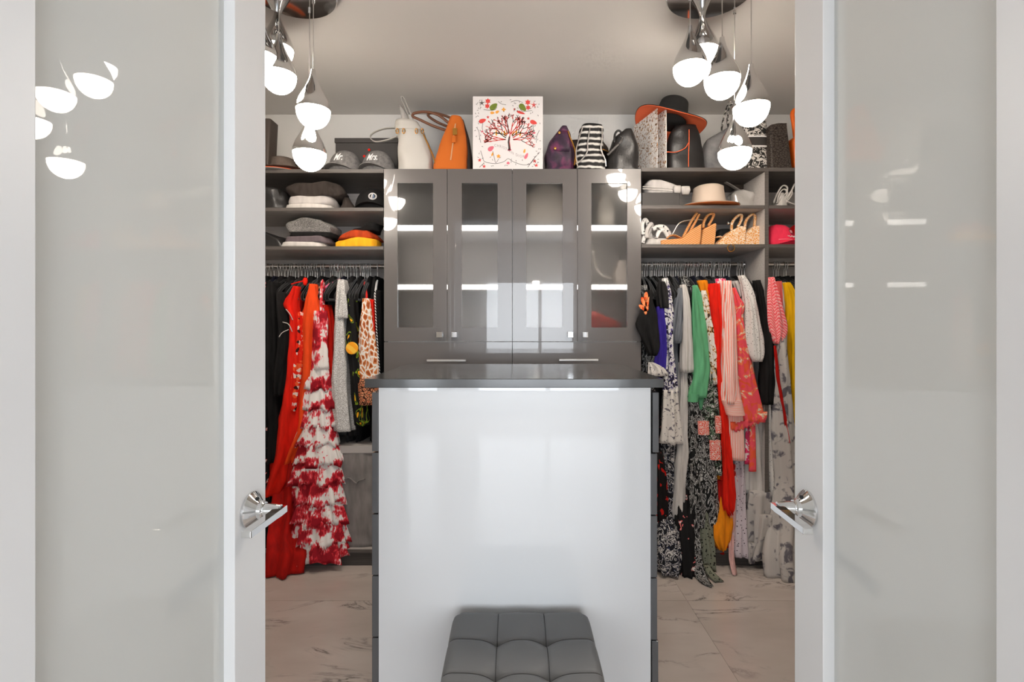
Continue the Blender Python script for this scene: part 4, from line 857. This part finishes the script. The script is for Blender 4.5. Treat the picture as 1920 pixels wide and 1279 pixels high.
for dx, D__ in ((0, 2.77), (0, 2.87)):
    q = [(838, 245), (812, 236), (786, 224), (774, 218), (778, 212), (800, 210), (822, 216), (842, 231)] if D__ < 2.8 else [(846, 240), (822, 230), (806, 220), (803, 214), (815, 212), (840, 219), (858, 229)]
    obj('handle', MB().tube(arc(wp(q, D__), 7), .0075, 8), B_brown, tb, smooth=True)
# printed white box with the coral tree
pb = thing('printed_box', 'square white box printed with a coral tree and flowers', 'box', W(952, 316, 2.80))
Dp = 2.745; x0, x1, z0, z1 = PX(886.5, Dp), PX(1018, Dp), ZTC+.0005, PZ(180.5, Dp)
obj('body', MB().box((x0, Dp, z0), (x1, Dp+.11, z1), .0015), mat('white_card', (232, 226, 224), .5), pb)
def bp_(u, v): return Vector((x0+(x1-x0)*(u-50)/1160, Dp-.0006, z1-(z1-z0)*(v-45)/1200))      # u, v on the box face
P_red, P_dk, P_gr, P_or, P_pk = mat('print_red', (222, 70, 62), .6), mat('print_dark', (88, 80, 76), .6), mat('print_green', (116, 132, 40), .6), mat('print_orange', (242, 166, 62), .6), mat('print_pink', (226, 112, 130), .6)
def ribbon(mb, pts, w0, w1):
    L_ = []; n = len(pts)
    for i, p in enumerate(pts):
        a, b = pts[max(0, i-1)], pts[min(n-1, i+1)]; dx, dy = b[0]-a[0], b[1]-a[1]; l = math.hypot(dx, dy) or 1; w = w0+(w1-w0)*i/(n-1)
        L_.append((bp_(p[0]-dy/l*w, p[1]+dx/l*w), bp_(p[0]+dy/l*w, p[1]-dx/l*w)))
    mb.add([q for pr in L_ for q in pr], [(2*i, 2*i+1, 2*i+3, 2*i+2) for i in range(n-1)])
tr, td = MB(), MB(); br = random.Random(11)
def branch(x, y, a, ln, w, dep):
    pts = [(x, y)]
    for i in range(5):
        a += br.uniform(-.22, .22); x += math.cos(a)*ln/5; y -= math.sin(a)*ln/5; pts.append((x, y))
    ribbon(tr if br.random() < .62 else td, pts, w, w*.75)
    if dep:
        for s_ in (-1, 1) if br.random() < .9 else (1,): branch(x, y, a+s_*br.uniform(.22, .5), ln*br.uniform(.62, .82), max(5, w*.82), dep-1)
ribbon(td, [(655, 920), (650, 860), (640, 790), (655, 700)], 16, 11); ribbon(tr, [(668, 915), (662, 850), (652, 780), (668, 640)], 9, 7)
for a in [.12, .38, .62, .86, 1.1, 1.33, 1.57, 1.8, 2.04, 2.28, 2.52, 2.76, 3.02, -.12, 3.26]:
    up = math.sin(a); branch(655+60*math.cos(a), 760-110*max(.1, up), a, 112+(22 if up < .5 else 0), 8.5, 4)
obj('printed_coral', tr, P_red, pb, recalc=False); obj('printed_twig', td, P_dk, pb, recalc=False)
def star(mb, x, y, r, n=5, inner=.42, rot=0):
    pts = [bp_(x, y)]+[bp_(x+(r if i % 2 == 0 else r*inner)*math.sin(rot+i*PI/n), y-(r if i % 2 == 0 else r*inner)*math.cos(rot+i*PI/n)) for i in range(2*n)]
    mb.add(pts, [(0, 1+i, 1+(i+1) % (2*n)) for i in range(2*n)])
def leaf(mb, x, y, l, w, a):
    pts = []
    for i in range(12):
        t = i/12*2*PI; u, v = l*math.cos(t), w*math.sin(t)*(1-.3*math.cos(t)); pts.append(bp_(x+u*math.cos(a)-v*math.sin(a), y-u*math.sin(a)-v*math.cos(a)))
    mb.add(pts, [tuple(range(12))])
def flowers(name, m, items):
    for it in items:
        q = MB(); (star if it[0] == 's' else leaf)(q, *it[1:]); obj(name, q, m, pb, recalc=False)
flowers('printed_flower', P_red, [('s', 300, 125, 50, 6, .6), ('s', 290, 205, 46, 6, .6), ('s', 960, 145, 50, 6, .6), ('s', 965, 230, 44, 6, .6), ('s', 300, 385, 30, 5), ('s', 968, 408, 30, 5), ('l', 210, 445, 62, 34, .35), ('l', 1055, 470, 60, 34, -.35), ('s', 162, 1085, 34, 5), ('s', 237, 1185, 34, 5), ('s', 1072, 1100, 34, 5), ('s', 1102, 1168, 34, 5), ('s', 738, 258, 22, 5), ('l', 845, 312, 72, 20, -.3), ('s', 1060, 188, 62, 5, .25)])
flowers('printed_leaf', P_gr, [('l', 395, 215, 75, 46, .7), ('l', 875, 228, 75, 46, -.8)])
flowers('printed_bloom', P_or, [('l', 375, 315, 36, 22, 0), ('l', 455, 300, 34, 22, .5), ('s', 560, 262, 42, 4, .5), ('s', 475, 1020, 36, 5, .6), ('l', 375, 985, 36, 14, 1.2), ('l', 905, 935, 34, 16, 1.3)])
flowers('printed_shell', P_pk, [('l', 350, 895, 56, 36, .6), ('l', 935, 1015, 54, 24, 1.1), ('l', 207, 618, 20, 16, 0), ('l', 1066, 640, 22, 18, 0), ('l', 635, 1130, 22, 26, 1.57), ('l', 660, 918, 34, 16, 0)])
flowers('printed_starfish', P_dk, [('s', 200, 155, 66, 5, .22)])
flowers('printed_mark', P_or, [('l', 440, 640, 50, 15, 1.57), ('l', 525, 645, 34, 10, 1.4), ('l', 575, 645, 50, 15, 1.57), ('l', 612, 635, 40, 10, 1.4), ('l', 715, 650, 44, 11, 1.1), ('l', 770, 635, 56, 15, 1.5), ('l', 835, 655, 44, 14, 1.4)])
vn = MB()
for pts in ([(180, 930), (215, 1040), (250, 1110), (420, 1140), (560, 1110), (635, 1060), (720, 1110), (880, 1160), (1000, 1140), (1080, 1040), (1160, 950)], [(215, 480), (205, 560), (215, 600)], [(1055, 510), (1050, 580), (1066, 620)], [(120, 560), (150, 620), (160, 700), (180, 800)], [(1150, 600), (1110, 690), (1100, 800)], [(470, 130), (520, 170), (600, 185)], [(680, 140), (780, 115), (880, 150)], [(230, 262), (330, 275), (420, 262), (450, 220)], [(820, 230), (870, 290), (960, 285), (1030, 280)], [(380, 940), (410, 1060), (430, 1130), (480, 1060)], [(160, 1200), (240, 1125)], [(960, 1200), (1020, 1110), (1100, 1010)]):
    ribbon(vn, [(p.x, p.y) for p in arc([(a, b, 0) for a, b in pts], 4)], 4, 3)
for i in range(90):
    e = i % 4; t = br.uniform(120, 1150)
    x, y = ((t, br.uniform(100, 320)), (t, br.uniform(1040, 1190)), (br.uniform(95, 200), t), (br.uniform(1060, 1170), t))[e]
    a = br.uniform(0, 6.28); ribbon(vn, [(x, y), (x+14*math.cos(a), y+14*math.sin(a)), (x+26*math.cos(a+.5), y+26*math.sin(a+.5))], 5, 2)
obj('printed_vine', vn, P_dk, pb, recalc=False)
cu = bpy.data.curves.new('lettering', 'FONT'); cu.body = 'CHRISTIAN DIOR'; cu.size = 62; cu.space_character = 1.35; cu.align_x = 'CENTER'
to = bpy.data.objects.new('lettering', cu); COL.objects.link(to); me = bpy.data.meshes.new_from_object(to.evaluated_get(bpy.context.evaluated_depsgraph_get())); bpy.data.objects.remove(to)
wd_ = max(abs(p.co.x) for p in me.vertices)
q = MB().add([bp_(655+p.co.x/wd_*250, 955+ (p.co.x/wd_)*75+30*math.sin(p.co.x/wd_*2.6)-p.co.y) for p in me.vertices], [tuple(f.vertices) for f in me.polygons]); obj('lettering', q, mat('print_grey', (170, 150, 150), .6), pb, recalc=False)
# bags and hats right of the box
pg = bag('plum_bag', 'plum brocade flap bag right of the printed box', 'handbag', [(242, 1050, 1064), (250, 1042, 1068), (268, 1030, 1071), (290, 1022, 1074), (306, 1021, 1076)], B_plum, 2.80, .06, ZTC, dent=.014)
obj('flap', soft([(246, 1047, 1066), (262, 1037, 1069), (284, 1036, 1068)], 2.745, .012, n=3, dent=.004), B_plum, pg, smooth=True)
obj('chain_strap', MB().tube(arc(wp([(1065, 246), (1069, 258), (1075, 272), (1079, 290), (1077, 310)], 2.735), 6), .0045, 6), M_gold, pg)
for x, y in ((1049, 249), (1041, 278)): obj('stud', MB().lathe([(.001, -.004), (.007, -.003), (.008, 0), (.001, 0)], W(x, y, 2.727), 12, 'y'), M_gold, pg)
sg = bag('striped_bag', 'black and white woven striped bag with chain edging', 'handbag', [(237, 1092, 1128), (242, 1088, 1131), (260, 1084, 1131), (280, 1080, 1128), (292, 1078, 1129), (306, 1079, 1134)], B_stripe, 2.775, .04, ZTC, dent=.008)
for q in ([(1092, 240), (1085, 262), (1080, 285), (1083, 312)], [(1129, 240), (1129, 262), (1127, 280), (1135, 300), (1136, 312)], [(1106, 240), (1102, 268), (1101, 285), (1090, 300), (1080, 308)]):
    obj('chain_edging', MB().tube(arc(wp(q, 2.73), 6), .0036, 6), M_steel, sg)
hat('tan_hat', 'tan hat with dark brim behind the striped bag', W(1093, YB(ZTC+.155, 3.02), 3.02), .075, .075, .075, .2, B_tanhat, B_dbrown, curl=-.03, taper=.75, dimple=.004)
bag('dust_bag', 'dark felt dust bag under the tan hat', 'dust bag', [(268, 1062, 1130), (280, 1052, 1140)], B_dbrown, 3.02, .06, ZTC)
lb = bag('leather_backpack', 'black leather backpack with silver clip left of the printed cards', 'backpack', [(247, 1166, 1184), (253, 1160, 1188), (262, 1150, 1192), (276, 1146, 1196), (300, 1136, 1197), (308, 1135, 1196)], M_leatherb, 2.80, .06, ZTC, dent=.01)
obj('top_loop', MB().tube(arc(wp([(1152, 268), (1153, 252), (1159, 245), (1165, 250), (1163, 266)], 2.76), 6), .006, 8), M_leatherb, lb, smooth=True)
obj('strap', strap(arc(wp([(1139, 291), (1150, 280), (1163, 267), (1168, 259)], 2.738), 6), .004, .006), mat('worn_strap', (86, 82, 80), .5), lb, smooth=True)
obj('clip', MB().tube(arc(wp([(1163, 255), (1167, 259), (1164, 263), (1161, 269), (1164, 270)], 2.732), 5), .0025, 6), M_chrome, lb)
# folded printed cards
fc = thing('folded_card', 'open white card with gold and black floral print under the black hat', 'card', W(1222, 315, 2.76))
def slab(a, b, ya, yb, top_a, top_b, zb, th=.0022):
    (xa, da), (xb, db) = a, b; A, Bq = Vector((PX(xa, da), da, zb)), Vector((PX(xb, db), db, zb)); n_ = (Bq-A).cross(Vector((0, 0, 1))).normalized()*th
    ha, hb = PZ(top_a, da), PZ(top_b, db)
    q = [A, Bq, Vector((Bq.x, Bq.y, hb)), Vector((A.x, A.y, ha))]
    return MB().add([p for p in q]+[p+n_ for p in q], [(0, 1, 2, 3), (7, 6, 5, 4), (0, 4, 5, 1), (1, 5, 6, 2), (2, 6, 7, 3), (3, 7, 4, 0)])
obj('leaf', slab((1189, 2.96), (1233, 2.73), 0, 0, 237, 203, ZTR+.0005), B_print, fc); obj('leaf', slab((1225, 2.86), (1249, 2.728), 0, 0, 214, 205, ZTR+.0005), B_print, fc)
obj('back_leaf', slab((1237, 2.90), (1250, 2.73), 0, 0, 214, 205, ZTR+.0005), mat('white_card_back', (226, 222, 219), .5), fc)
bag('piped_bag', 'black leather bag with orange piping under the black hat', 'handbag', [(241, 1262, 1302), (252, 1254, 1308), (280, 1250, 1314), (305, 1248, 1318)], M_leatherb, 2.83, .06, ZTR)
pbg = bpy.data.objects['piped_bag']
for q in ([(1292, 243), (1292, 265), (1291, 290), (1291, 313)], [(1291, 268), (1284, 278), (1268, 285), (1250, 285)]): obj('piping', MB().tube(arc(wp(q, 2.763), 6), .0025, 6), B_felto, pbg, smooth=True)
hat('black_fedora', 'wide black fedora with orange underbrim on top of the bags', W(1256, 229, 2.85)+Vector((0, 0, .0)), .092, .096, .125, .2, B_felt, B_felto, tilt=math.radians(15), pitch=math.radians(-6), curl=.016, taper=.84, droop=.05)
gb = bag('grey_boot_bag', 'slanted grey leather bag with studded strap behind the right pendants', 'handbag', [(243, 1358, 1376), (252, 1344, 1384), (264, 1322, 1388), (280, 1318, 1390), (305, 1316, 1390)], B_grey, 2.86, .05, ZTR)
for q in ([(1351, 258), (1356, 225), (1366, 193), (1373, 196)], [(1367, 246), (1364, 222), (1368, 200), (1373, 196)]): obj('studded_strap', strap(arc(wp(q, 2.84), 7), .011, .0035), B_tote, gb, smooth=True)
tg = bag('print_tote', 'monochrome figure print tote with dark band behind the right pendant', 'tote bag', [(233, 1390, 1430), (240, 1389, 1431), (280, 1388, 1432), (305, 1388, 1434)], B_tote, 2.84, .06, ZTR, n=5, dent=.002)
obj('dark_band', soft([(264, 1386, 1432), (279, 1386, 1433)], 2.838, .063, n=5, k=2), B_box, tg, smooth='auto')
for y in (262, 280): obj('pale_trim', soft([(y, 1386, 1432.5), (y+2.5, 1386, 1432.5)], 2.837, .0632, n=5, k=2), B_thread, tg, smooth='auto')
solo('croc_box', 'tall dark brown crocodile texture box right of the tote', 'box', soft([(239, 1446, 1466), (241, 1433, 1466), (280, 1434, 1471), (YB(ZTR+.0005, 2.80), 1436, 1476)], 2.80, .06, n=8, N=48), B_croc, smooth='auto')
og = bag('orange_bag', 'bright orange bag at the right end of the top shelf', 'handbag', [(257, 1488, 1520), (266, 1476, 1526), (290, 1477, 1526), (308, 1478, 1526)], B_orange, 2.84, .05, ZTR, dent=.003)
obj('handle', MB().tube(arc(wp([(1492, 262), (1488, 232), (1486, 212), (1496, 205), (1510, 215), (1514, 258)], 2.84), 6), .012, 8), B_orange, og, smooth=True)

# ---- left shelves
solo_f = folded
solo_f('folded_leather', 'black quilted garment folded at the door edge on the middle left shelf', 'folded clothes', [(358, 500, 524), (362, 490, 538), (376, 484, 545), (YB(Z2L+.0005, 2.84), 484, 547)], M_leatherb, 2.84, .09, dent=.022)
solo_f('folded_white_tee', 'folded white top at the bottom of the middle left stack', 'folded clothes', [(YB(Z2L+.024, 2.83), 547, 628), (YB(Z2L+.0005, 2.83), 545, 629)], C_white, 2.83, .1, dent=.004)
solo_f('folded_beige_knit', 'folded beige grey knit in the middle of the stack', 'folded clothes', [(YB(Z2L+.068, 2.835), 551, 630), (YB(Z2L+.05, 2.835), 547, 634), (YB(Z2L+.0245, 2.835), 549, 632)], B_ltgrey, 2.835, .1, dent=.012)
solo_f('draped_brown_sweater', 'dark brown sweater slumped over the folded stack', 'folded clothes', [(YB(Z2L+.142, 2.84), 560, 636), (YB(Z2L+.12, 2.84), 549, 646), (YB(Z2L+.09, 2.84), 556, 652), (YB(Z2L+.0685, 2.84), 566, 640)], B_dknit, 2.84, .1, dent=.03)
solo_f('brown_sleeve_pile', 'dark brown trousers hanging down right of the folded stack', 'folded clothes', [(YB(Z2L+.09, 2.87), 644, 656), (YB(Z2L+.04, 2.87), 642, 664), (YB(Z2L+.0005, 2.87), 640, 668)], B_dknit, 2.87, .07, dent=.024)
def disc_emblem(r, M, rx, ry, h):
    for rad in (.021, .017): obj('emblem_ring', on_dome(M, rx, ry, h, [(.012+rad*math.cos(t), .068+rad*.95*math.sin(t)) for t in [i*PI/10 for i in range(21)]], .0013), B_thread, r)
    for i, x in enumerate((-.008, -.002, .004, .010)): obj('emblem_bar', on_dome(M, rx, ry, h, [(.012+x, .054), (.012+x*.6, .083-abs(x)*.6)], .0016), mat('emblem_blue', (120, 140, 170), .6) if i > 1 else B_thread, r)
cap('black cap with round striped emblem beside the glazed cabinet', W(699, YB(Z2L+.001, 2.83), 2.83), .098, .1, .128, .12, B_capb, emblem=disc_emblem)
solo_f('folded_black_leather', 'shiny black leather folded at the door edge on the lower left shelf', 'folded clothes', [(YB(Z3L+.09, 2.84), 490, 512), (YB(Z3L+.06, 2.84), 486, 536), (YB(Z3L+.02, 2.84), 486, 552), (YB(Z3L+.0005, 2.84), 486, 554)], M_leatherb, 2.84, .09, dent=.022)
solo_f('folded_cream_tee', 'folded cream top at the bottom of the lower left stack', 'folded clothes', [(YB(Z3L+.026, 2.83), 538, 616), (YB(Z3L+.0005, 2.83), 534, 620)], C_white, 2.83, .1, dent=.004)
solo_f('folded_mauve_knit', 'folded mauve grey knit above the cream top', 'folded clothes', [(YB(Z3L+.058, 2.835), 546, 622), (YB(Z3L+.0265, 2.835), 543, 627)], B_mauve, 2.835, .1, dent=.01)
solo_f('folded_black_tee', 'folded black tee under the grey tweed sweater', 'folded clothes', [(YB(Z3L+.083, 2.84), 553, 632), (YB(Z3L+.0585, 2.84), 550, 634)], C_black, 2.84, .1, dent=.004)
solo_f('grey_tweed_sweater', 'folded grey tweed sweater on top of the lower left stack', 'folded clothes', [(YB(Z3L+.158, 2.845), 562, 612), (YB(Z3L+.145, 2.845), 548, 624), (YB(Z3L+.115, 2.845), 546, 636), (YB(Z3L+.0835, 2.845), 554, 634)], B_gknit, 2.845, .1, dent=.026)
solo_f('marigold_jacket', 'folded marigold yellow jacket beside the glazed cabinet', 'folded clothes', [(YB(Z3L+.05, 2.83), 654, 712), (YB(Z3L+.03, 2.83), 634, 714), (YB(Z3L+.0005, 2.83), 633, 712)], B_sun, 2.83, .09, dent=.014)
solo_f('rust_jacket', 'folded rust orange jacket on the marigold jacket', 'folded clothes', [(YB(Z3L+.094, 2.835), 672, 702), (YB(Z3L+.07, 2.835), 644, 712), (YB(Z3L+.0505, 2.835), 638, 712)], B_rust, 2.835, .09, dent=.02)
solo_f('black_red_jacket', 'black jacket slumped on the rust jacket against the cabinet', 'folded clothes', [(YB(Z3L+.145, 2.85), 698, 714), (YB(Z3L+.12, 2.85), 684, 715), (YB(Z3L+.0945, 2.85), 662, 714)], C_black, 2.85, .08, dent=.025)

# ---- right middle shelf
solo('flat_dark_box', 'flat dark wood box under the grey clutch', 'box', MB().box((PX(1204, 2.76), 2.76, Z2R+.0005), (PX(1274, 2.76), 2.98, PZ(361, 2.76)), .002), B_box)
zc = PZ(361, 2.76)
cl = bag('grey_clutch', 'light grey clutch with a bow lying on the dark box', 'clutch bag', [(344, 1210, 1240), (350, 1205, 1262), (356, 1205, 1272)], B_ltgrey, 2.84, .07, zc, dent=.003, n=4)
obj('bow_loop', soft([(349, 1263, 1276), (355, 1261, 1277), (362, 1263, 1276)], 2.758, .014, n=4), B_ltgrey, cl, smooth=True)
obj('bow_tail', soft([(350, 1276, 1293), (357, 1275, 1297), (365, 1278, 1292)], 2.765, .016, n=3, dent=.004), B_ltgrey, cl, smooth=True)
for y in (352, 356): obj('pleat', MB().tube(wp([(1205, y-2), (1235, y), (1262, y+2)], 2.765), .0025, 6), C_white, cl)
bh = hat('beige_hat', 'beige felt hat with orange band on the middle right shelf', W(1328, YB(Z2R+.012, 2.84), 2.84), .094, .1, .122, .165, B_beige, B_band, B_band, curl=.008, taper=.86, dimple=.012)
sb_ = bag('silver_bag', 'crumpled silver metallic bag right of the beige hat', 'handbag', [(360, 1372, 1392), (366, 1364, 1410), (374, 1366, 1416)], B_silver, 2.88, .06, Z2R, dent=.03)
tri = thing('grey_sun_visor', 'grey pointed visor hat leaning over the silver bag', 'hat', W(1400, 370, 2.92))
obj('panel', MB().prism([(1408, 338), (1415, 343), (1424, 354), (1428, 366), (1426, 368), (1412, 367), (1396, 358)], 2.95, 2.965), B_ltgrey, tri, bevel=.002)
obj('edge', strap(arc(wp([(1351, 337), (1372, 349), (1392, 361), (1412, 368), (1427, 367)], 2.93), 6), .02, .0035), mat('grey_leather_edge', (150, 144, 140), .5), tri, smooth=True)
obj('dark_back', MB().prism([(1360, 340), (1384, 345), (1402, 346), (1396, 358), (1386, 357)], 2.97, 2.985), B_dbrown, tri)
sw = thing('white_straps', 'tangle of white straps right of the divider', 'straps', W(1465, 384, 2.84))
for q in ([(1450, 381), (1456, 366), (1464, 352), (1470, 348), (1476, 352), (1474, 362), (1464, 372), (1458, 381)], [(1456, 381), (1462, 362), (1470, 355), (1476, 362), (1470, 374), (1464, 382)], [(1474, 376), (1482, 362), (1490, 345)], [(1470, 374), (1480, 380), (1492, 384)], [(1466, 381), (1478, 366), (1484, 358), (1484, 366), (1474, 380)]):
    obj('strap', strap(arc(wp(q, 2.82), 7), .008, .0035), C_white, sw, smooth=True)
obj('bundle', soft([(364, 1456, 1468), (372, 1452, 1474), (YB(Z2R+.0006, 2.85), 1450, 1474)], 2.85, .04, dent=.01), C_white, sw, smooth=True)

# ---- right lower shelf: shoes and caps
def cp3(pts): return [(1195+x/12.8, 395+y/12.8) for x, y in pts]
def cp4(pts): return [(1340+x/12.387, 395+y/12.387) for x, y in pts]
def onshelf(poly, D, z): 
    m = max(y for x, y in poly); yb = YB(z, D); return [(x, yb if y > m-1.2 else y) for x, y in poly]
fsd = thing('floral_sandal', 'white sandal with black floral straps next to the glazed cabinet', 'sandal', W(1228, 459, 2.82))
obj('sole', soft([(450, 1212, 1248), (YB(Z3R+.0006, 2.83), 1204, 1252)], 2.83, .05, n=3), C_white, fsd, smooth=True)
for q, m_ in (([(1206, 440), (1204, 422), (1210, 412), (1216, 424), (1218, 438), (1222, 444)], B_speck), ([(1213, 446), (1212, 434), (1220, 420), (1222, 426), (1216, 440), (1222, 446), (1232, 442), (1236, 432), (1232, 428)], C_white), ([(1224, 430), (1234, 425), (1246, 426), (1253, 434), (1256, 440)], B_speck), ([(1230, 446), (1238, 432), (1246, 434), (1252, 444)], B_speck), ([(1205, 456), (1208, 444), (1214, 440)], B_speck)):
    obj('strap', strap(arc(wp([(x, y, .012*i) for i, (x, y) in enumerate(q)], 2.775), 7), .007, .0115), m_, fsd, smooth=True)
D1 = 2.775
def shoe(label, sole, back, bars, m, D, yb_=None, grp=None):
    c = sole[0]; r = thing('wedge_sandal', label, 'sandal', W(c[0], c[1], D), grp)
    obj('wedge_sole', MB().prism(onshelf(sole, D, Z3R+.0006), D, D+.075), m, r, bevel=.004)
    for i, (q, w_, nm) in enumerate(bars): obj(nm, strap(arc([W(x, y, D+(.0375 if len(p) == 0 else p[0])) for x, y, *p in q], 7), w_, .0075 if 'ankle' in nm else .0042), back if nm != 'metal_strap' else M_steel, r, smooth=True)
    return r
shoe('tan raffia wedge sandal lying toe left with metallic strap', cp3([(560, 715), (570, 800), (1500, 800), (1522, 690), (1548, 310), (1290, 470), (1080, 660), (600, 700)]), B_straw,
     [(cp3([(1090, 650), (1230, 380), (1330, 200), (1430, 60)]), .012, 'ankle_strap'), (cp3([(1240, 560), (1330, 380), (1420, 220), (1480, 90)]), .012, 'ankle_strap'), (cp3([(830, 580), (1000, 310), (1230, 230), (1400, 215), (1560, 220)]), .005, 'metal_strap'), (cp3([(690, 680), (780, 610), (900, 600), (1040, 665)]), .02, 'toe_strap')], B_straw, D1)
shoe('tan raffia wedge sandal seen from behind, beside its metallic-strapped mate', cp3([(1535, 800), (1850, 795), (1880, 640), (1905, 310), (1860, 298), (1590, 440), (1550, 680)]), B_straw,
     [(cp3([(1580, 420), (1600, 260), (1690, 120), (1790, 75), (1830, 110), (1780, 230), (1700, 370)]), .012, 'ankle_strap')], B_straw, D1+.005)
sh = shoe('woven raffia wedge sandal with side buckle and gold ring', cp4([(40, 775), (110, 720), (380, 470), (620, 352), (742, 380), (705, 775), (440, 775)]), B_weave,
     [(cp4([(390, 460), (395, 330), (450, 210), (570, 105), (630, 130), (600, 260), (530, 390)]), .011, 'ankle_strap'), (cp4([(40, 620), (120, 610), (190, 660)]), .02, 'toe_strap')], B_weave, D1)
obj('buckle', MB().tube(arc(wp(cp4([(370, 290), (330, 290), (305, 260), (295, 300), (330, 310)]), D1), 4), .003, 6), M_chrome, sh)
obj('gold_ring', MB().tube([W(1370.5, 465, 2.705)+Vector((.019*math.cos(t), 0, .019*math.sin(t))) for t in [PI*.62+i*PI*1.76/16 for i in range(17)]], .0028, 6), M_gold, sh)
shoe('woven raffia wedge sandal seen from behind, next to the divider', cp4([(712, 775), (745, 500), (940, 352), (1050, 350), (1095, 400), (1035, 775)]), B_weave,
     [(cp4([(700, 380), (715, 270), (780, 160), (860, 95), (925, 110), (935, 230), (915, 370)]), .011, 'ankle_strap')], B_weave, D1+.005)
bag('black_pouch', 'small black pouch with silver clasp behind the woven wedges', 'pouch', [(431, 1346, 1366), (438, 1342, 1372), (446, 1342, 1372)], M_black, 2.96, .04, Z3R, dent=.006)
def pink_emblem(r, M, rx, ry, h):
    obj('emblem_ring', on_dome(M, rx, ry, h, [(.0+.013*math.cos(t), .074+.015*math.sin(t)) for t in [i*PI/8 for i in range(17)]], .0011), B_dkthread, r)
    obj('emblem_star', on_dome(M, rx, ry, h, [(.0+.008*math.cos(t*1.7), .074+.009*math.sin(t*2.3)) for t in [i*PI/7 for i in range(15)]], .0011), mat('pale_pink_thread', (240, 170, 178), .7), r)
    obj('script_line', on_dome(M, rx, ry, h, [(-.034+i*.0023, .046+.004*math.sin(i*1.9)+.002*math.sin(i*.7)) for i in range(30)], .0009), B_thread, r)
    obj('rim_stripe', on_dome(M, rx, ry, h, [(-.07+i*.0047, .026+.004*math.cos(i*.1)) for i in range(30)], .0014), mat('pale_pink_braid', (246, 160, 170), .7), r)
cap('pink cap with dark emblem and white script right of the divider', W(1456, YB(Z3R+.001, 2.83), 2.83), .088, .1, .125, .5, B_pinkcap, emblem=pink_emblem)
cap('plain red cap half hidden by the right door', W(1503, YB(Z3R+.001, 2.90), 2.90), .098, .1, .15, .1, B_redcap)

# ---- inside the glazed cabinet, blurred by the glass
def inside(label, rows, m, D, zb, handle=None, hm=None):
    o = bag('stored_handbag', label, 'handbag', rows, m, D, .06, zb)
    if handle: obj('handle', MB().tube(arc(wp(handle, D-.05), 6), .007, 8), hm or m, o, smooth=True)
zi = zd+.001
inside('cream bag on the top shelf behind the third glass door', [(350, 1002, 1040), (365, 985, 1058), (395, 985, 1060)], mat('cream_leather', (232, 220, 206), .5), 2.95, ZS1)
inside('cream bag with tan handle on the top shelf behind the fourth glass door', [(350, 1124, 1150), (368, 1122, 1152), (400, 1120, 1152)], mat('ivory_leather', (236, 226, 212), .5), 2.92, ZS1, [(1112, 366), (1130, 374), (1146, 372), (1150, 362)], B_brown)
inside('grey bag with pale handle on the middle shelf behind the fourth glass door', [(490, 1158, 1180), (510, 1150, 1184)], mat('pale_taupe', (206, 194, 184), .5), 2.92, ZS2, [(1112, 470), (1118, 500), (1130, 516), (1146, 522)], mat('pale_handle', (210, 200, 190), .5))
inside('coral red pouch at the bottom behind the fourth glass door', [(584, 1104, 1116), (596, 1100, 1140), (606, 1096, 1164)], mat('coral_leather', (240, 84, 66), .5), 2.88, zi)
inside('dark brown bag on the top shelf behind the second glass door', [(365, 880, 915), (400, 870, 930)], B_dbrown, 2.95, ZS1)
